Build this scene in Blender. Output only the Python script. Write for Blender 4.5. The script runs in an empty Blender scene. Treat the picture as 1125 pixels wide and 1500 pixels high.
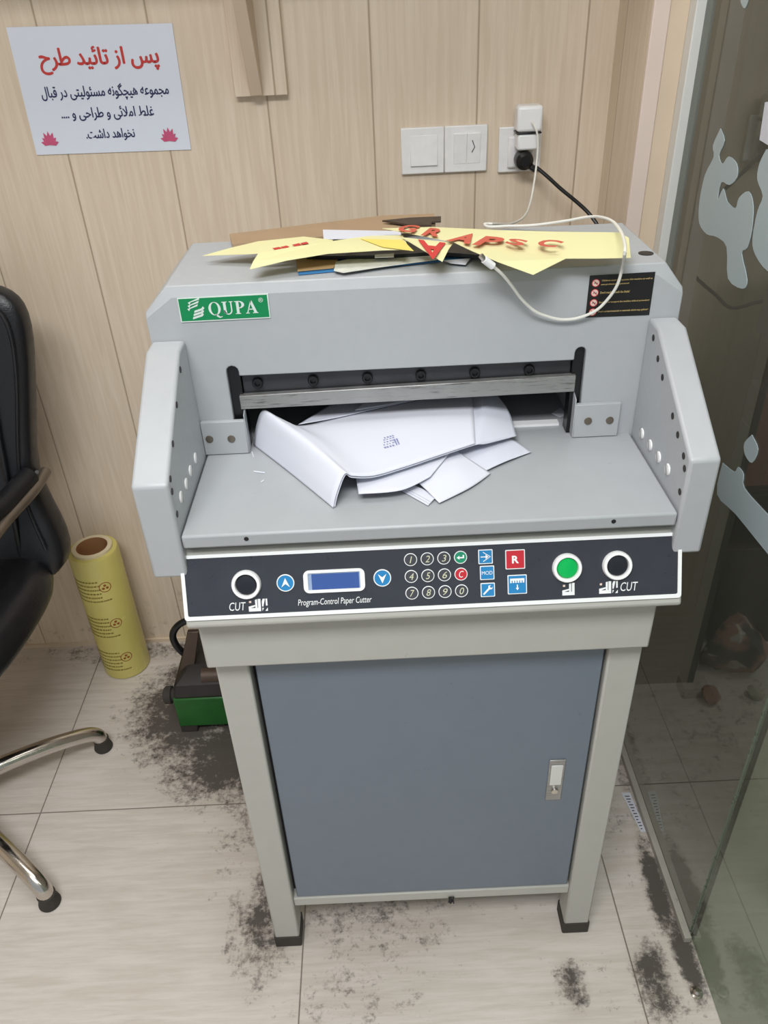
import bpy, bmesh, math, random
from mathutils import Vector, Matrix

random.seed(7)
SC = bpy.context.scene
COL = SC.collection

# ------------------------------------------------------------------ camera, world, lights, exposure
cam_d = bpy.data.cameras.new('camera')
cam = bpy.data.objects.new('camera', cam_d)
COL.objects.link(cam)
cam_d.sensor_fit = 'VERTICAL'
cam_d.sensor_height = 36.0
cam_d.lens = 1150.0 / 1500.0 * 36.0
cam_d.clip_start = 0.02
_R = [[0.9988661545076764, -0.04760677870899159, 0.0], [-0.026546457627803756, -0.5569870250741648, 0.8300968253682501], [-0.03951823587234272, -0.829155623824614, -0.5576192791802961]]
cam.matrix_world = Matrix((
    (_R[0][0], -_R[0][1], -_R[0][2], 0.0),
    (_R[1][0], -_R[1][1], -_R[1][2], -1.66),
    (_R[2][0], -_R[2][1], -_R[2][2], 1.5180),
    (0, 0, 0, 1)))
SC.camera = cam
SC.view_settings.view_transform = 'Standard'
SC.view_settings.look = 'None'
SC.view_settings.exposure = 0.0
SC.view_settings.gamma = 1.0
SC.view_settings.use_curve_mapping = False

world = bpy.data.worlds.new('world')
SC.world = world
world.use_nodes = True
world.node_tree.nodes['Background'].inputs[0].default_value = (0.86, 0.93, 1.0, 1)
world.node_tree.nodes['Background'].inputs[1].default_value = 0.5


def area(name, loc, sx, sy, power, col, target=None):
    d = bpy.data.lights.new(name, 'AREA')
    d.shape = 'RECTANGLE'
    d.size, d.size_y, d.energy, d.color = sx, sy, power, col
    o = bpy.data.objects.new(name, d)
    o.location = loc
    if target:
        o.rotation_euler = (Vector(target) - Vector(loc)).to_track_quat('-Z', 'Y').to_euler()
    COL.objects.link(o)
    return o


area('ceiling_light_front', (-0.25, -2.05, 2.63), 1.15, 0.55, 44, (0.97, 0.985, 1.0))
area('ceiling_light_rear', (-0.35, -0.85, 2.63), 1.15, 0.55, 6, (0.97, 0.985, 1.0))
area('fill_light_beyond', (1.25, -0.9, 2.63), 0.6, 0.6, 9, (1.0, 0.97, 0.92))  # added fill lamp without a fixture, brightens what is seen through the glass


# ------------------------------------------------------------------ materials
def lin(c):
    r = []
    for v in c:
        v /= 255.0
        r.append(v / 12.92 if v <= 0.04045 else ((v + 0.055) / 1.055) ** 2.4)
    return (r[0], r[1], r[2], 1.0)


class NT:
    """tiny node-tree writer"""
    def __init__(s, name):
        s.m = bpy.data.materials.new(name)
        s.m.use_nodes = True
        s.t = s.m.node_tree
        s.b = s.t.nodes['Principled BSDF']
        s.out = s.t.nodes['Material Output']

    def n(s, typ, **kw):
        nd = s.t.nodes.new(typ)
        for k, v in kw.items():
            setattr(nd, k, v)
        return nd

    def put(s, sock, v):
        if isinstance(v, bpy.types.NodeSocket):
            s.t.links.new(v, sock)
        elif v is not None:
            sock.default_value = v

    def math(s, op, a, b=None, c=None, clamp=False):
        nd = s.n('ShaderNodeMath', operation=op, use_clamp=clamp)
        s.put(nd.inputs[0], a)
        if b is not None:
            s.put(nd.inputs[1], b)
        if c is not None:
            s.put(nd.inputs[2], c)
        return nd.outputs[0]

    def mix(s, f, a, b, mode='MIX'):
        nd = s.n('ShaderNodeMix', data_type='RGBA', blend_type=mode)
        s.put(nd.inputs[0], f)
        s.put(nd.inputs[6], a)
        s.put(nd.inputs[7], b)
        return nd.outputs[2]

    def noise(s, vec, scale, detail=3.0, rough=0.5, dist=0.0):
        nd = s.n('ShaderNodeTexNoise')
        if vec is not None:
            s.put(nd.inputs['Vector'], vec)
        nd.inputs['Scale'].default_value = scale
        nd.inputs['Detail'].default_value = detail
        nd.inputs['Roughness'].default_value = rough
        nd.inputs['Distortion'].default_value = dist
        return nd.outputs[0]

    def ramp(s, v, lo, hi, a=0.0, b=1.0, smooth=True):
        nd = s.n('ShaderNodeMapRange', interpolation_type='SMOOTHSTEP' if smooth else 'LINEAR')
        s.put(nd.inputs[0], v)
        nd.inputs[1].default_value, nd.inputs[2].default_value = lo, hi
        nd.inputs[3].default_value, nd.inputs[4].default_value = a, b
        return nd.outputs[0]

    def pos(s):
        g = s.n('ShaderNodeNewGeometry')
        x = s.n('ShaderNodeSeparateXYZ')
        s.t.links.new(g.outputs['Position'], x.inputs[0])
        return g.outputs['Position'], x.outputs[0], x.outputs[1], x.outputs[2]

    def vec(s, x, y, z):
        c = s.n('ShaderNodeCombineXYZ')
        s.put(c.inputs[0], x)
        s.put(c.inputs[1], y)
        s.put(c.inputs[2], z)
        return c.outputs[0]

    def bump(s, h, strength, dist=0.01):
        nd = s.n('ShaderNodeBump')
        nd.inputs['Strength'].default_value = strength
        nd.inputs['Distance'].default_value = dist
        s.put(nd.inputs['Height'], h)
        s.t.links.new(nd.outputs[0], s.b.inputs['Normal'])


def mat(name, rgb, rough=0.5, metal=0.0, var=0.05, scale=30.0, bump=0.0, bscale=400.0, dirt=None, spec=None, emit=0.0, wear=0.0):
    k = NT(name)
    p, x, y, z = k.pos()
    c = lin(rgb)
    dk = tuple(v * (1 - var * 2) for v in c[:3]) + (1,)
    lt = tuple(min(1, v * (1 + var)) for v in c[:3]) + (1,)
    col = k.mix(k.noise(p, scale, 4), dk, lt)
    if dirt:
        f = k.ramp(k.noise(p, 55, 6, 0.65), 0.62, 0.75)
        f2 = k.ramp(k.noise(p, 6, 2), 0.45, 0.65)
        col = k.mix(k.math('MULTIPLY', k.math('MULTIPLY', f, f2), dirt), col, lin((70, 64, 56)))
    if wear:
        f = k.ramp(k.noise(k.vec(k.math('MULTIPLY', x, 4), k.math('MULTIPLY', y, 60), k.math('MULTIPLY', z, 60)), 6, 5, 0.7), 0.52, 0.72)
        col = k.mix(k.math('MULTIPLY', f, wear), col, lin((72, 70, 68)))
    k.t.links.new(col, k.b.inputs['Base Color'])
    rr = k.ramp(k.noise(p, scale * 2, 3), 0.3, 0.7, max(0.02, rough - 0.06), min(1, rough + 0.06), False)
    k.t.links.new(rr, k.b.inputs['Roughness'])
    k.b.inputs['Metallic'].default_value = metal
    if spec is not None:
        k.b.inputs['Specular IOR Level'].default_value = spec
    if bump:
        k.bump(k.noise(p, bscale, 3), bump, 0.002)
    if emit:
        k.b.inputs['Emission Color'].default_value = c
        k.b.inputs['Emission Strength'].default_value = emit
    return k.m


def wall_material(name, base, dark, seam_col, plank=0.1975, off=0.0155):
    k = NT(name)
    p, x, y, z = k.pos()
    s = k.math('ADD', x, y)
    q = k.math('DIVIDE', k.math('SUBTRACT', s, off), plank)
    idx = k.math('FLOOR', q)
    fr = k.math('SUBTRACT', q, idx)
    d = k.math('MULTIPLY', k.math('MINIMUM', fr, k.math('SUBTRACT', 1.0, fr)), plank)
    seam = k.ramp(d, 0.0006, 0.0024, 1.0, 0.0)
    wn = k.n('ShaderNodeTexWhiteNoise', noise_dimensions='1D')
    k.put(wn.inputs['W'], idx)
    rnd = wn.outputs[0]
    gx = k.math('MULTIPLY', s, 30.0)
    gz = k.math('ADD', k.math('MULTIPLY', z, 1.3), k.math('MULTIPLY', rnd, 9.0))
    grain = k.noise(k.vec(gx, rnd, gz), 3.2, 5, 0.6, 0.6)
    big = k.noise(k.vec(k.math('MULTIPLY', s, 9.0), rnd, k.math('MULTIPLY', gz, 0.8)), 1.6, 3, 0.5, 1.6)
    rings = k.math('PINGPONG', k.math('MULTIPLY', big, 9.0), 1.0)
    col = k.mix(k.ramp(grain, 0.3, 0.72), lin(dark), lin(base))
    col = k.mix(k.math('MULTIPLY', k.ramp(rings, 0.0, 0.35, 1.0, 0.0), 0.22), col, lin(dark))
    col = k.mix(k.math('MULTIPLY', rnd, 0.14), col, lin(dark))
    # grime splashes low on the wall
    low = k.ramp(z, 0.0, 0.28, 1.0, 0.0)
    sp = k.ramp(k.noise(p, 22, 7, 0.7), 0.55, 0.72)
    col = k.mix(k.math('MULTIPLY', k.math('MULTIPLY', low, sp), 0.7), col, lin((84, 70, 56)))
    col = k.mix(k.math('MULTIPLY', seam, 0.62), col, lin(seam_col))
    k.t.links.new(col, k.b.inputs['Base Color'])
    k.b.inputs['Roughness'].default_value = 0.42
    k.bump(k.math('SUBTRACT', 1.0, seam), 0.35, 0.003)
    return k.m


def floor_material():
    k = NT('floor_tiles')
    p, x, y, z = k.pos()
    W = 0.611
    qx = k.math('DIVIDE', k.math('ADD', x, 0.805), W)
    qy = k.math('DIVIDE', k.math('ADD', y, 0.549), W)
    ix, iy = k.math('FLOOR', qx), k.math('FLOOR', qy)
    fx, fy = k.math('SUBTRACT', qx, ix), k.math('SUBTRACT', qy, iy)
    dx = k.math('MULTIPLY', k.math('MINIMUM', fx, k.math('SUBTRACT', 1.0, fx)), W)
    dy = k.math('MULTIPLY', k.math('MINIMUM', fy, k.math('SUBTRACT', 1.0, fy)), W)
    d = k.math('MINIMUM', dx, dy)
    joint = k.ramp(d, 0.0005, 0.0021, 1.0, 0.0)
    r = k.math('ADD', k.math('MULTIPLY', ix, 3.7), k.math('MULTIPLY', iy, 7.3))
    streak = k.noise(k.vec(k.math('ADD', k.math('MULTIPLY', x, 2.2), r), k.math('MULTIPLY', y, 22.0), r), 3.2, 6, 0.66, 0.35)
    fine = k.noise(k.vec(k.math('ADD', k.math('MULTIPLY', x, 5.0), r), k.math('MULTIPLY', y, 120.0), r), 2.6, 3, 0.6)
    col = k.mix(k.ramp(streak, 0.3, 0.68), lin((204, 195, 185)), lin((219, 211, 204)))
    col = k.mix(k.math('MULTIPLY', k.ramp(fine, 0.5, 0.75), 0.22), col, lin((178, 164, 150)))
    # dirt patches that lie on the floor
    blobs = [(-0.52, -0.26, 0.17, 0.20, 1.35), (-0.36, -0.42, 0.22, 0.15, 1.35), (-0.33, -0.62, 0.11, 0.17, 0.62), (-0.275, -0.82, 0.09, 0.16, 0.9),
             (-0.05, -0.80, 0.26, 0.20, 0.62), (-0.11, -0.97, 0.20, 0.11, 0.55), (0.0, -0.45, 0.42, 0.42, 0.8),
             (0.508, -0.79, 0.026, 0.13, 1.35), (0.520, -0.92, 0.026, 0.10, 1.4), (0.515, -0.5, 0.02, 0.3, 0.8), (0.452, -0.965, 0.045, 0.09, 1.15), (0.30, -0.965, 0.035, 0.055, 1.05), (0.455, -0.6, 0.07, 0.25, 0.5), (0.36, -0.98, 0.2, 0.1, 0.42),
             (-0.62, -0.04, 0.5, 0.07, 0.72), (0.48, -1.05, 0.10, 0.14, 0.5), (0.75, -0.3, 0.5, 0.6, 0.5)]
    tot = None
    for bx, by, sx, sy, a in blobs:
        ex = k.math('POWER', k.math('DIVIDE', k.math('SUBTRACT', x, bx), sx), 2.0)
        ey = k.math('POWER', k.math('DIVIDE', k.math('SUBTRACT', y, by), sy), 2.0)
        g = k.math('MULTIPLY', k.math('EXPONENT', k.math('MULTIPLY', k.math('ADD', ex, ey), -1.0)), a)
        tot = g if tot is None else k.math('MAXIMUM', tot, g)
    n1 = k.noise(p, 20, 10, 0.78)
    n2 = k.noise(p, 85, 6, 0.75)
    nn = k.math('ADD', k.math('MULTIPLY', n1, 0.65), k.math('MULTIPLY', n2, 0.35))
    thr = k.math('SUBTRACT', 0.645, k.math('MULTIPLY', tot, 0.27))
    mask = k.math('MULTIPLY', k.math('SUBTRACT', nn, thr), 8.0, clamp=True)
    haze = k.math('MULTIPLY', k.math('MINIMUM', tot, 1.0), 0.40)
    col = k.mix(haze, col, lin((132, 116, 98)))
    col = k.mix(k.math('MULTIPLY', mask, 0.9), col, lin((56, 50, 44)))
    col = k.mix(k.math('MULTIPLY', joint, 0.8), col, lin((88, 78, 68)))
    k.t.links.new(col, k.b.inputs['Base Color'])
    rg = k.ramp(streak, 0.2, 0.8, 0.34, 0.46, False)
    k.t.links.new(k.math('ADD', rg, k.math('MULTIPLY', mask, 0.3)), k.b.inputs['Roughness'])
    k.bump(k.math('SUBTRACT', k.math('MULTIPLY', fine, 0.15), joint), 0.25, 0.002)
    return k.m


def glass_material(name, tint, ior, dust=0.10):
    k = NT(name)
    k.t.nodes.remove(k.b)
    tr = k.n('ShaderNodeBsdfTransparent')
    tr.inputs[0].default_value = tint
    gl = k.n('ShaderNodeBsdfGlossy')
    gl.inputs['Roughness'].default_value = 0.015
    gl.inputs['Color'].default_value = (0.92, 0.98, 0.95, 1)
    lw = k.n('ShaderNodeLayerWeight')
    lw.inputs['Blend'].default_value = ior
    mx = k.n('ShaderNodeMixShader')
    gm = k.n('ShaderNodeNewGeometry')   # the far face of the pane adds no second mirror
    k.t.links.new(k.math('MULTIPLY', lw.outputs['Fresnel'], k.math('SUBTRACT', 1.0, gm.outputs['Backfacing'])), mx.inputs[0])
    k.t.links.new(tr.outputs[0], mx.inputs[1])
    k.t.links.new(gl.outputs[0], mx.inputs[2])
    df = k.n('ShaderNodeBsdfDiffuse')
    df.inputs[0].default_value = lin((196, 190, 178))
    p, x, y, z = k.pos()
    f = k.ramp(k.noise(k.vec(x, k.math('MULTIPLY', y, 2.0), k.math('MULTIPLY', z, 0.6)), 5, 5, 0.6), 0.3, 0.75, dust * 0.7, dust * 1.35, False)
    m2 = k.n('ShaderNodeMixShader')
    k.t.links.new(f, m2.inputs[0])
    k.t.links.new(mx.outputs[0], m2.inputs[1])
    k.t.links.new(df.outputs[0], m2.inputs[2])
    k.t.links.new(m2.outputs[0], k.out.inputs[0])
    return k.m


def film_material():
    """frosted vinyl on the glass"""
    k = NT('frosted_vinyl')
    k.b.inputs['Base Color'].default_value = lin((190, 204, 208))
    k.b.inputs['Roughness'].default_value = 0.6
    tr = k.n('ShaderNodeBsdfTransparent')
    mx = k.n('ShaderNodeMixShader')
    mx.inputs[0].default_value = 0.82
    k.t.links.new(tr.outputs[0], mx.inputs[1])
    k.t.links.new(k.b.outputs[0], mx.inputs[2])
    k.t.links.new(mx.outputs[0], k.out.inputs[0])
    return k.m


M = {}
M['wall'] = wall_material('wood_laminate', (226, 210, 190), (214, 196, 173), (140, 118, 94))
M['wall_far'] = wall_material('dark_wood_laminate', (156, 110, 88), (126, 86, 68), (66, 46, 36), 0.16)
M['floor'] = floor_material()
M['plaster'] = mat('white_plaster', (225, 222, 214), 0.8, var=0.02)
M['grey_wall'] = mat('grey_laminate_wall', (150, 142, 130), 0.6, var=0.05, scale=8)
M['pink_trim'] = mat('pale_pink_trim', (222, 203, 192), 0.5, var=0.03, scale=12)
M['wood_trim'] = mat('pale_wood_trim', (217, 197, 173), 0.5, var=0.05, scale=14)
M['white_alu'] = mat('white_aluminium', (216, 216, 212), 0.4, var=0.02)
M['glass'] = glass_material('grey_green_glass', (0.58, 0.59, 0.56, 1), 0.36, 0.05)
M['door_glass'] = glass_material('green_glass', (0.60, 0.67, 0.59, 1), 0.38, 0.15)
M['glass_edge'] = mat('green_glass_edge', (112, 122, 106), 0.3, var=0.05)
M['vinyl'] = film_material()
M['paint'] = mat('grey_machine_paint', (175, 178, 181), 0.42, var=0.025, scale=60, bump=0.05, bscale=900)
M['paint_worn'] = mat('grey_machine_paint_marked', (168, 171, 174), 0.40, var=0.03, scale=40, bump=0.05, bscale=900, dirt=0.25)
M['paint_warm'] = mat('warm_grey_paint', (182, 181, 174), 0.45, var=0.03, scale=40, dirt=0.25)
M['paint_door'] = mat('blue_grey_paint', (112, 122, 134), 0.40, var=0.03, scale=40, dirt=0.35)
M['rubber'] = mat('dirty_black_rubber', (60, 56, 51), 0.8, var=0.2)
M['black'] = mat('black_plastic', (18, 18, 20), 0.35, var=0.1)
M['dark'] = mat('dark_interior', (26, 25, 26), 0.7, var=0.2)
M['dark_steel'] = mat('oily_dark_steel', (74, 74, 78), 0.4, metal=0.5, var=0.2, wear=0.5)
M['steel'] = mat('brushed_steel', (168, 167, 165), 0.38, metal=0.65, var=0.12, wear=0.75)
M['chrome'] = mat('dulled_chrome', (206, 200, 192), 0.18, metal=1.0, var=0.08)
M['white'] = mat('white_plastic', (238, 238, 238), 0.35, var=0.02)
M['white_dirty'] = mat('scuffed_white_plastic', (238, 237, 236), 0.4, var=0.05, scale=60, dirt=0.5)
M['print_white'] = mat('white_print', (236, 238, 238), 0.5, var=0.01)
M['panel'] = mat('dark_slate_foil', (54, 57, 65), 0.33, var=0.06)
M['blue'] = mat('blue_key', (40, 132, 190), 0.35, var=0.05)
M['red'] = mat('red_key', (196, 44, 56), 0.35, var=0.05)
M['green_key'] = mat('green_key', (34, 140, 104), 0.35, var=0.05)
M['green_lamp'] = mat('green_lamp_button', (0, 176, 84), 0.2, var=0.05)
M['dark_cap'] = mat('dark_cap', (26, 30, 38), 0.4, var=0.05)
M['key_grey'] = mat('dark_grey_key', (66, 68, 74), 0.4, var=0.05)
M['cream_print'] = mat('cream_print', (206, 206, 178), 0.5, var=0.01)
M['lcd'] = mat('blue_lcd', (62, 92, 158), 0.15, var=0.06, scale=8)
M['lcd_rim'] = mat('grey_lcd_rim', (150, 168, 196), 0.3, var=0.02)
M['badge'] = mat('green_badge', (0, 134, 78), 0.35, var=0.04)
M['silver_print'] = mat('silver_print', (214, 226, 220), 0.35, var=0.03)
M['label'] = mat('black_label', (26, 26, 26), 0.4, var=0.1)
M['amber'] = mat('amber_print', (198, 170, 112), 0.5, var=0.02)
M['label_pink'] = mat('pale_pink_print', (226, 200, 188), 0.5, var=0.02)
M['paper'] = mat('white_paper', (214, 216, 226), 0.75, var=0.012, scale=9)
M['paper2'] = mat('white_paper_cool', (208, 211, 223), 0.75, var=0.012, scale=9)
M['sign_paper'] = mat('sign_paper', (222, 228, 240), 0.6, var=0.015, scale=5)
M['ink'] = mat('blue_stamp_ink', (136, 140, 182), 0.8, var=0.05)
M['navy'] = mat('navy_print', (44, 48, 92), 0.7, var=0.05)
M['red_print'] = mat('red_print', (200, 62, 58), 0.7, var=0.05)
M['pink_flower'] = mat('pink_flower_print', (206, 88, 128), 0.7, var=0.1, scale=90)
M['yellow_paper'] = mat('yellow_paper', (224, 219, 168), 0.7, var=0.02, scale=9)
M['yellow_strong'] = mat('strong_yellow_paper', (232, 214, 112), 0.7, var=0.03)
M['pale_red'] = mat('faded_red_print', (204, 96, 76), 0.7, var=0.08)
M['cardboard'] = mat('brown_cardboard', (170, 144, 114), 0.85, var=0.06, scale=25)
M['tan_card'] = mat('tan_card', (186, 152, 106), 0.8, var=0.05)
M['blue_card'] = mat('blue_card', (60, 132, 192), 0.6, var=0.05)
M['print_mix'] = mat('printed_leaflet', (222, 222, 212), 0.6, var=0.14, scale=55)
M['leather'] = mat('black_leather', (24, 25, 29), 0.36, var=0.15, scale=30, bump=0.25, bscale=350)
M['arm_metal'] = mat('worn_arm_metal', (128, 118, 106), 0.35, metal=0.7, var=0.15)
M['film_roll'] = mat('yellow_stretch_film', (206, 194, 112), 0.22, var=0.10, scale=7)
M['film_print'] = mat('olive_film_print', (140, 126, 50), 0.5, var=0.1)
M['film_logo'] = mat('brown_film_print', (160, 92, 40), 0.5, var=0.1)
M['core'] = mat('cardboard_core', (170, 122, 78), 0.85, var=0.1)
M['core_rim'] = mat('pale_core_rim', (216, 202, 168), 0.7, var=0.05)
M['device_green'] = mat('grimy_green_paint', (34, 100, 38), 0.45, var=0.2, scale=25, dirt=0.6)
M['device_black'] = mat('oily_black_iron', (42, 37, 34), 0.55, var=0.25, scale=30)
M['rust'] = mat('dull_brown_steel', (92, 78, 68), 0.5, metal=0.5, var=0.2)
M['track'] = mat('dirty_track', (172, 167, 157), 0.5, metal=0.1, var=0.1, scale=30, dirt=0.9)
M['cable_white'] = mat('white_cable', (228, 226, 218), 0.45, var=0.02)
M['bin'] = mat('black_bin', (22, 20, 20), 0.5, var=0.1)
M['scrap_pink'] = mat('pinkish_scrap', (150, 110, 96), 0.8, var=0.15)
def sack_material():
    k = NT('mottled_sack')
    p, x, y, z = k.pos()
    col = k.mix(k.ramp(k.noise(p, 16, 3), 0.45, 0.6), lin((44, 40, 38)), lin((146, 104, 88)))
    col = k.mix(k.ramp(k.noise(p, 23, 2), 0.62, 0.68), col, lin((170, 166, 156)))
    k.t.links.new(col, k.b.inputs['Base Color'])
    k.b.inputs['Roughness'].default_value = 0.5
    return k.m


M['sack'] = sack_material()
M['scrap_pale'] = mat('pale_scrap', (176, 168, 152), 0.8, var=0.1)
M['diffuser'] = mat('lit_diffuser', (255, 252, 246), 0.5, emit=2.0)


# ------------------------------------------------------------------ mesh builder
ORIG = {}


class MB:
    def __init__(s):
        s.v, s.f, s.fm, s.ms = [], [], [], []

    def mi(s, m):
        if m not in s.ms:
            s.ms.append(m)
        return s.ms.index(m)

    def add(s, vs, fs, m):
        b = len(s.v)
        i = s.mi(m)
        s.v += [tuple(v) for v in vs]
        for f in fs:
            s.f.append([b + q for q in f])
            s.fm.append(i)
        return s

    def box(s, x0, x1, y0, y1, z0, z1, m):
        vs = [(x, y, z) for z in (z0, z1) for y in (y0, y1) for x in (x0, x1)]
        return s.add(vs, [(0, 2, 3, 1), (4, 5, 7, 6), (0, 1, 5, 4), (2, 6, 7, 3), (0, 4, 6, 2), (1, 3, 7, 5)], m)

    def loft(s, rings, m, cap=True, closed=True):
        n = len(rings[0])
        vs = [p for r in rings for p in r]
        fs = []
        for k in range(len(rings) - 1):
            for i in range(n if closed else n - 1):
                j = (i + 1) % n
                fs.append((k * n + i, k * n + j, (k + 1) * n + j, (k + 1) * n + i))
        if cap:
            fs.append(tuple(range(n - 1, -1, -1)))
            fs.append(tuple(range((len(rings) - 1) * n, len(rings) * n)))
        return s.add(vs, fs, m)

    def prism(s, poly, d, m):
        """3D polygon extruded by vector d"""
        d = Vector(d)
        return s.loft([[Vector(p) for p in poly], [Vector(p) + d for p in poly]], m)

    def tube(s, path, r, m, seg=10, taper=None, sub=0):
        P = [Vector(p) for p in path]
        if sub:
            P = smooth(P, sub)
        rr = [r] * len(P) if not taper else [r + (taper - r) * i / (len(P) - 1) for i in range(len(P))]
        up = None
        rings = []
        for i, p in enumerate(P):
            t = (P[min(i + 1, len(P) - 1)] - P[max(i - 1, 0)]).normalized()
            if up is None:
                a = Vector((0, 0, 1)) if abs(t.z) < 0.9 else Vector((1, 0, 0))
                up = t.cross(a).normalized()
            else:
                up = (up - t * up.dot(t)).normalized()
            w = t.cross(up)
            rings.append([p + (up * math.cos(q) + w * math.sin(q)) * rr[i] for q in [2 * math.pi * k / seg for k in range(seg)]])
        return s.loft(rings, m)

    def lathe(s, base, prof, m, axis=(0, 0, 1), seg=28, cap=True):
        a = Vector(axis).normalized()
        h = Vector((1, 0, 0)) if abs(a.x) < 0.9 else Vector((0, 1, 0))
        u = a.cross(h).normalized()
        w = a.cross(u)
        b = Vector(base)
        rings = [[b + a * z + (u * math.cos(q) + w * math.sin(q)) * r for q in [2 * math.pi * k / seg for k in range(seg)]] for r, z in prof]
        return s.loft(rings, m, cap)

    def text(s, body, P, u0, u1, v0, v1, m, shear=0.0, bold=0.0, res=3, thick=0.0003):
        """lettering squeezed into the rectangle u0..u1, v0..v1 of the surface P(u, v, w)"""
        c = bpy.data.curves.new('lettering', 'FONT')
        c.body, c.size, c.shear, c.offset, c.resolution_u = body, 1.0, shear, bold, res
        o = bpy.data.objects.new('lettering', c)
        COL.objects.link(o)
        dg = bpy.context.evaluated_depsgraph_get()
        dg.update()
        me = bpy.data.meshes.new_from_object(o.evaluated_get(dg))
        xs = [v.co.x for v in me.vertices]
        ys = [v.co.y for v in me.vertices]
        x0, x1, y0, y1 = min(xs), max(xs), min(ys), max(ys)
        vs = [P(u0 + (v.co.x - x0) / (x1 - x0) * (u1 - u0), v0 + (v.co.y - y0) / (y1 - y0) * (v1 - v0), thick) for v in me.vertices]
        s.add(vs, [tuple(p.vertices) for p in me.polygons], m)
        bpy.data.objects.remove(o)
        bpy.data.curves.remove(c)
        bpy.data.meshes.remove(me)
        return s

    def flat(s, P, pts, w, m):
        return s.add([P(u, v, w) for u, v in pts], [tuple(range(len(pts)))], m)

    def disc(s, P, u, v, r, w0, w1, m, seg=26):
        q = [2 * math.pi * k / seg for k in range(seg)]
        return s.loft([[P(u + r * math.cos(a), v + r * math.sin(a), w0) for a in q], [P(u + r * math.cos(a), v + r * math.sin(a), w1) for a in q]], m)

    def ring(s, P, u, v, r0, r1, w0, w1, m, seg=28, sq=None):
        q = [2 * math.pi * k / seg for k in range(seg)]
        def c(r, w):
            return [P(u + r * math.cos(a), v + r * math.sin(a), w) for a in q]
        return s.loft([c(r1, w0), c(r1, w1 * 0.6 + w0 * 0.4), c(r1 * 0.8 + r0 * 0.2, w1), c(r0 * 0.8 + r1 * 0.2, w1), c(r0, w0)], m, cap=False)

    def build(s, name, parent=None, bevel=0.0, seg=2, angle=35, solid=0.0, subd=0, smooth_=True):
        me = bpy.data.meshes.new(name)
        xs, ys, zs = zip(*s.v)
        c = Vector(((min(xs) + max(xs)) / 2, (min(ys) + max(ys)) / 2, min(zs)))
        me.from_pydata([Vector(v) - c for v in s.v], [], s.f)
        for m in s.ms:
            me.materials.append(M[m])
        bm = bmesh.new()
        bm.from_mesh(me)
        for i, f in enumerate(bm.faces):
            f.material_index = s.fm[i]
        bmesh.ops.recalc_face_normals(bm, faces=bm.faces)
        bm.to_mesh(me)
        bm.free()
        if smooth_:
            me.polygons.foreach_set('use_smooth', [True] * len(me.polygons))
            me.set_sharp_from_angle(angle=math.radians(angle))
        o = bpy.data.objects.new(name, me)
        COL.objects.link(o)
        ORIG[o.name] = c
        if parent:
            o.parent = parent
            o.location = c - ORIG[parent.name]
        else:
            o.location = c
        if solid:
            md = o.modifiers.new('thickness', 'SOLIDIFY')
            md.thickness, md.offset = solid, 0
        if bevel:
            md = o.modifiers.new('edge', 'BEVEL')
            md.width, md.segments, md.limit_method, md.angle_limit = bevel, seg, 'ANGLE', math.radians(40)
            md.harden_normals = False
        if subd:
            md = o.modifiers.new('smooth', 'SUBSURF')
            md.levels = md.render_levels = subd
        return o


def smooth(P, n):
    out = []
    L = len(P)
    for i in range(L - 1):
        a, b, c, d = P[max(i - 1, 0)], P[i], P[i + 1], P[min(i + 2, L - 1)]
        for k in range(n):
            t = k / n
            out.append(0.5 * ((2 * b) + (c - a) * t + (2 * a - 5 * b + 4 * c - d) * t * t + (3 * b - a - 3 * c + d) * t ** 3))
    out.append(P[-1])
    return out


def thing(name, loc, label, cat, group=None):
    o = bpy.data.objects.new(name, None)
    o.empty_display_size = 0.05
    o.location = loc
    COL.objects.link(o)
    ORIG[o.name] = Vector(loc)
    return tag(o, label, cat, group)


def tag(o, label, cat, group=None):
    o['label'] = label
    o['category'] = cat
    if group:
        o['group'] = group
    return o


def struct(o):
    o['kind'] = 'structure'
    return o


def plane_frame(o, U, V):
    o, U, V = Vector(o), Vector(U).normalized(), Vector(V).normalized()
    N = U.cross(V)
    return lambda u, v, w=0.0: o + U * u + V * v + N * w


# ------------------------------------------------------------------ the room
struct(MB().box(-2.7, 2.4, -3.2, 0.62, -0.08, 0.0, 'floor').build('floor'))
struct(MB().box(-2.7, 2.4, -3.2, 0.62, 2.66, 2.74, 'plaster').build('ceiling'))
struct(MB().box(-2.7, 0.464, 0.0, 0.1, 0.0, 2.66, 'wall').build('wall_back'))
struct(MB().box(-2.8, -2.7, -3.2, 0.1, 0.0, 2.66, 'wall').build('wall_left'))
struct(MB().box(0.464, 0.550, -0.19, 0.1, 0.0, 2.66, 'wall').build('wall_right'))
struct(MB().box(0.550, 0.757, -0.25, 0.1, 0.0, 2.66, 'grey_wall').build('wall_beyond'))
struct(MB().box(0.757, 2.4, 0.52, 0.62, 0.0, 2.66, 'wall_far').build('wall_far'))
struct(MB().box(0.464, 0.4915, -0.197, -0.19, 0.0, 2.66, 'pink_trim').build('trim_1', bevel=0.002))
struct(MB().box(0.4915, 0.5225, -0.194, -0.19, 0.0, 2.66, 'wood_trim').build('trim_2', bevel=0.001))
struct(MB().box(0.5225, 0.552, -0.222, -0.19, 0.0, 2.66, 'white_alu').build('trim_3', bevel=0.002))
struct(MB().box(-2.7, 0.464, -0.006, 0.0, 0.0, 0.012, 'wood_trim').build('baseboard_back'))

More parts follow.
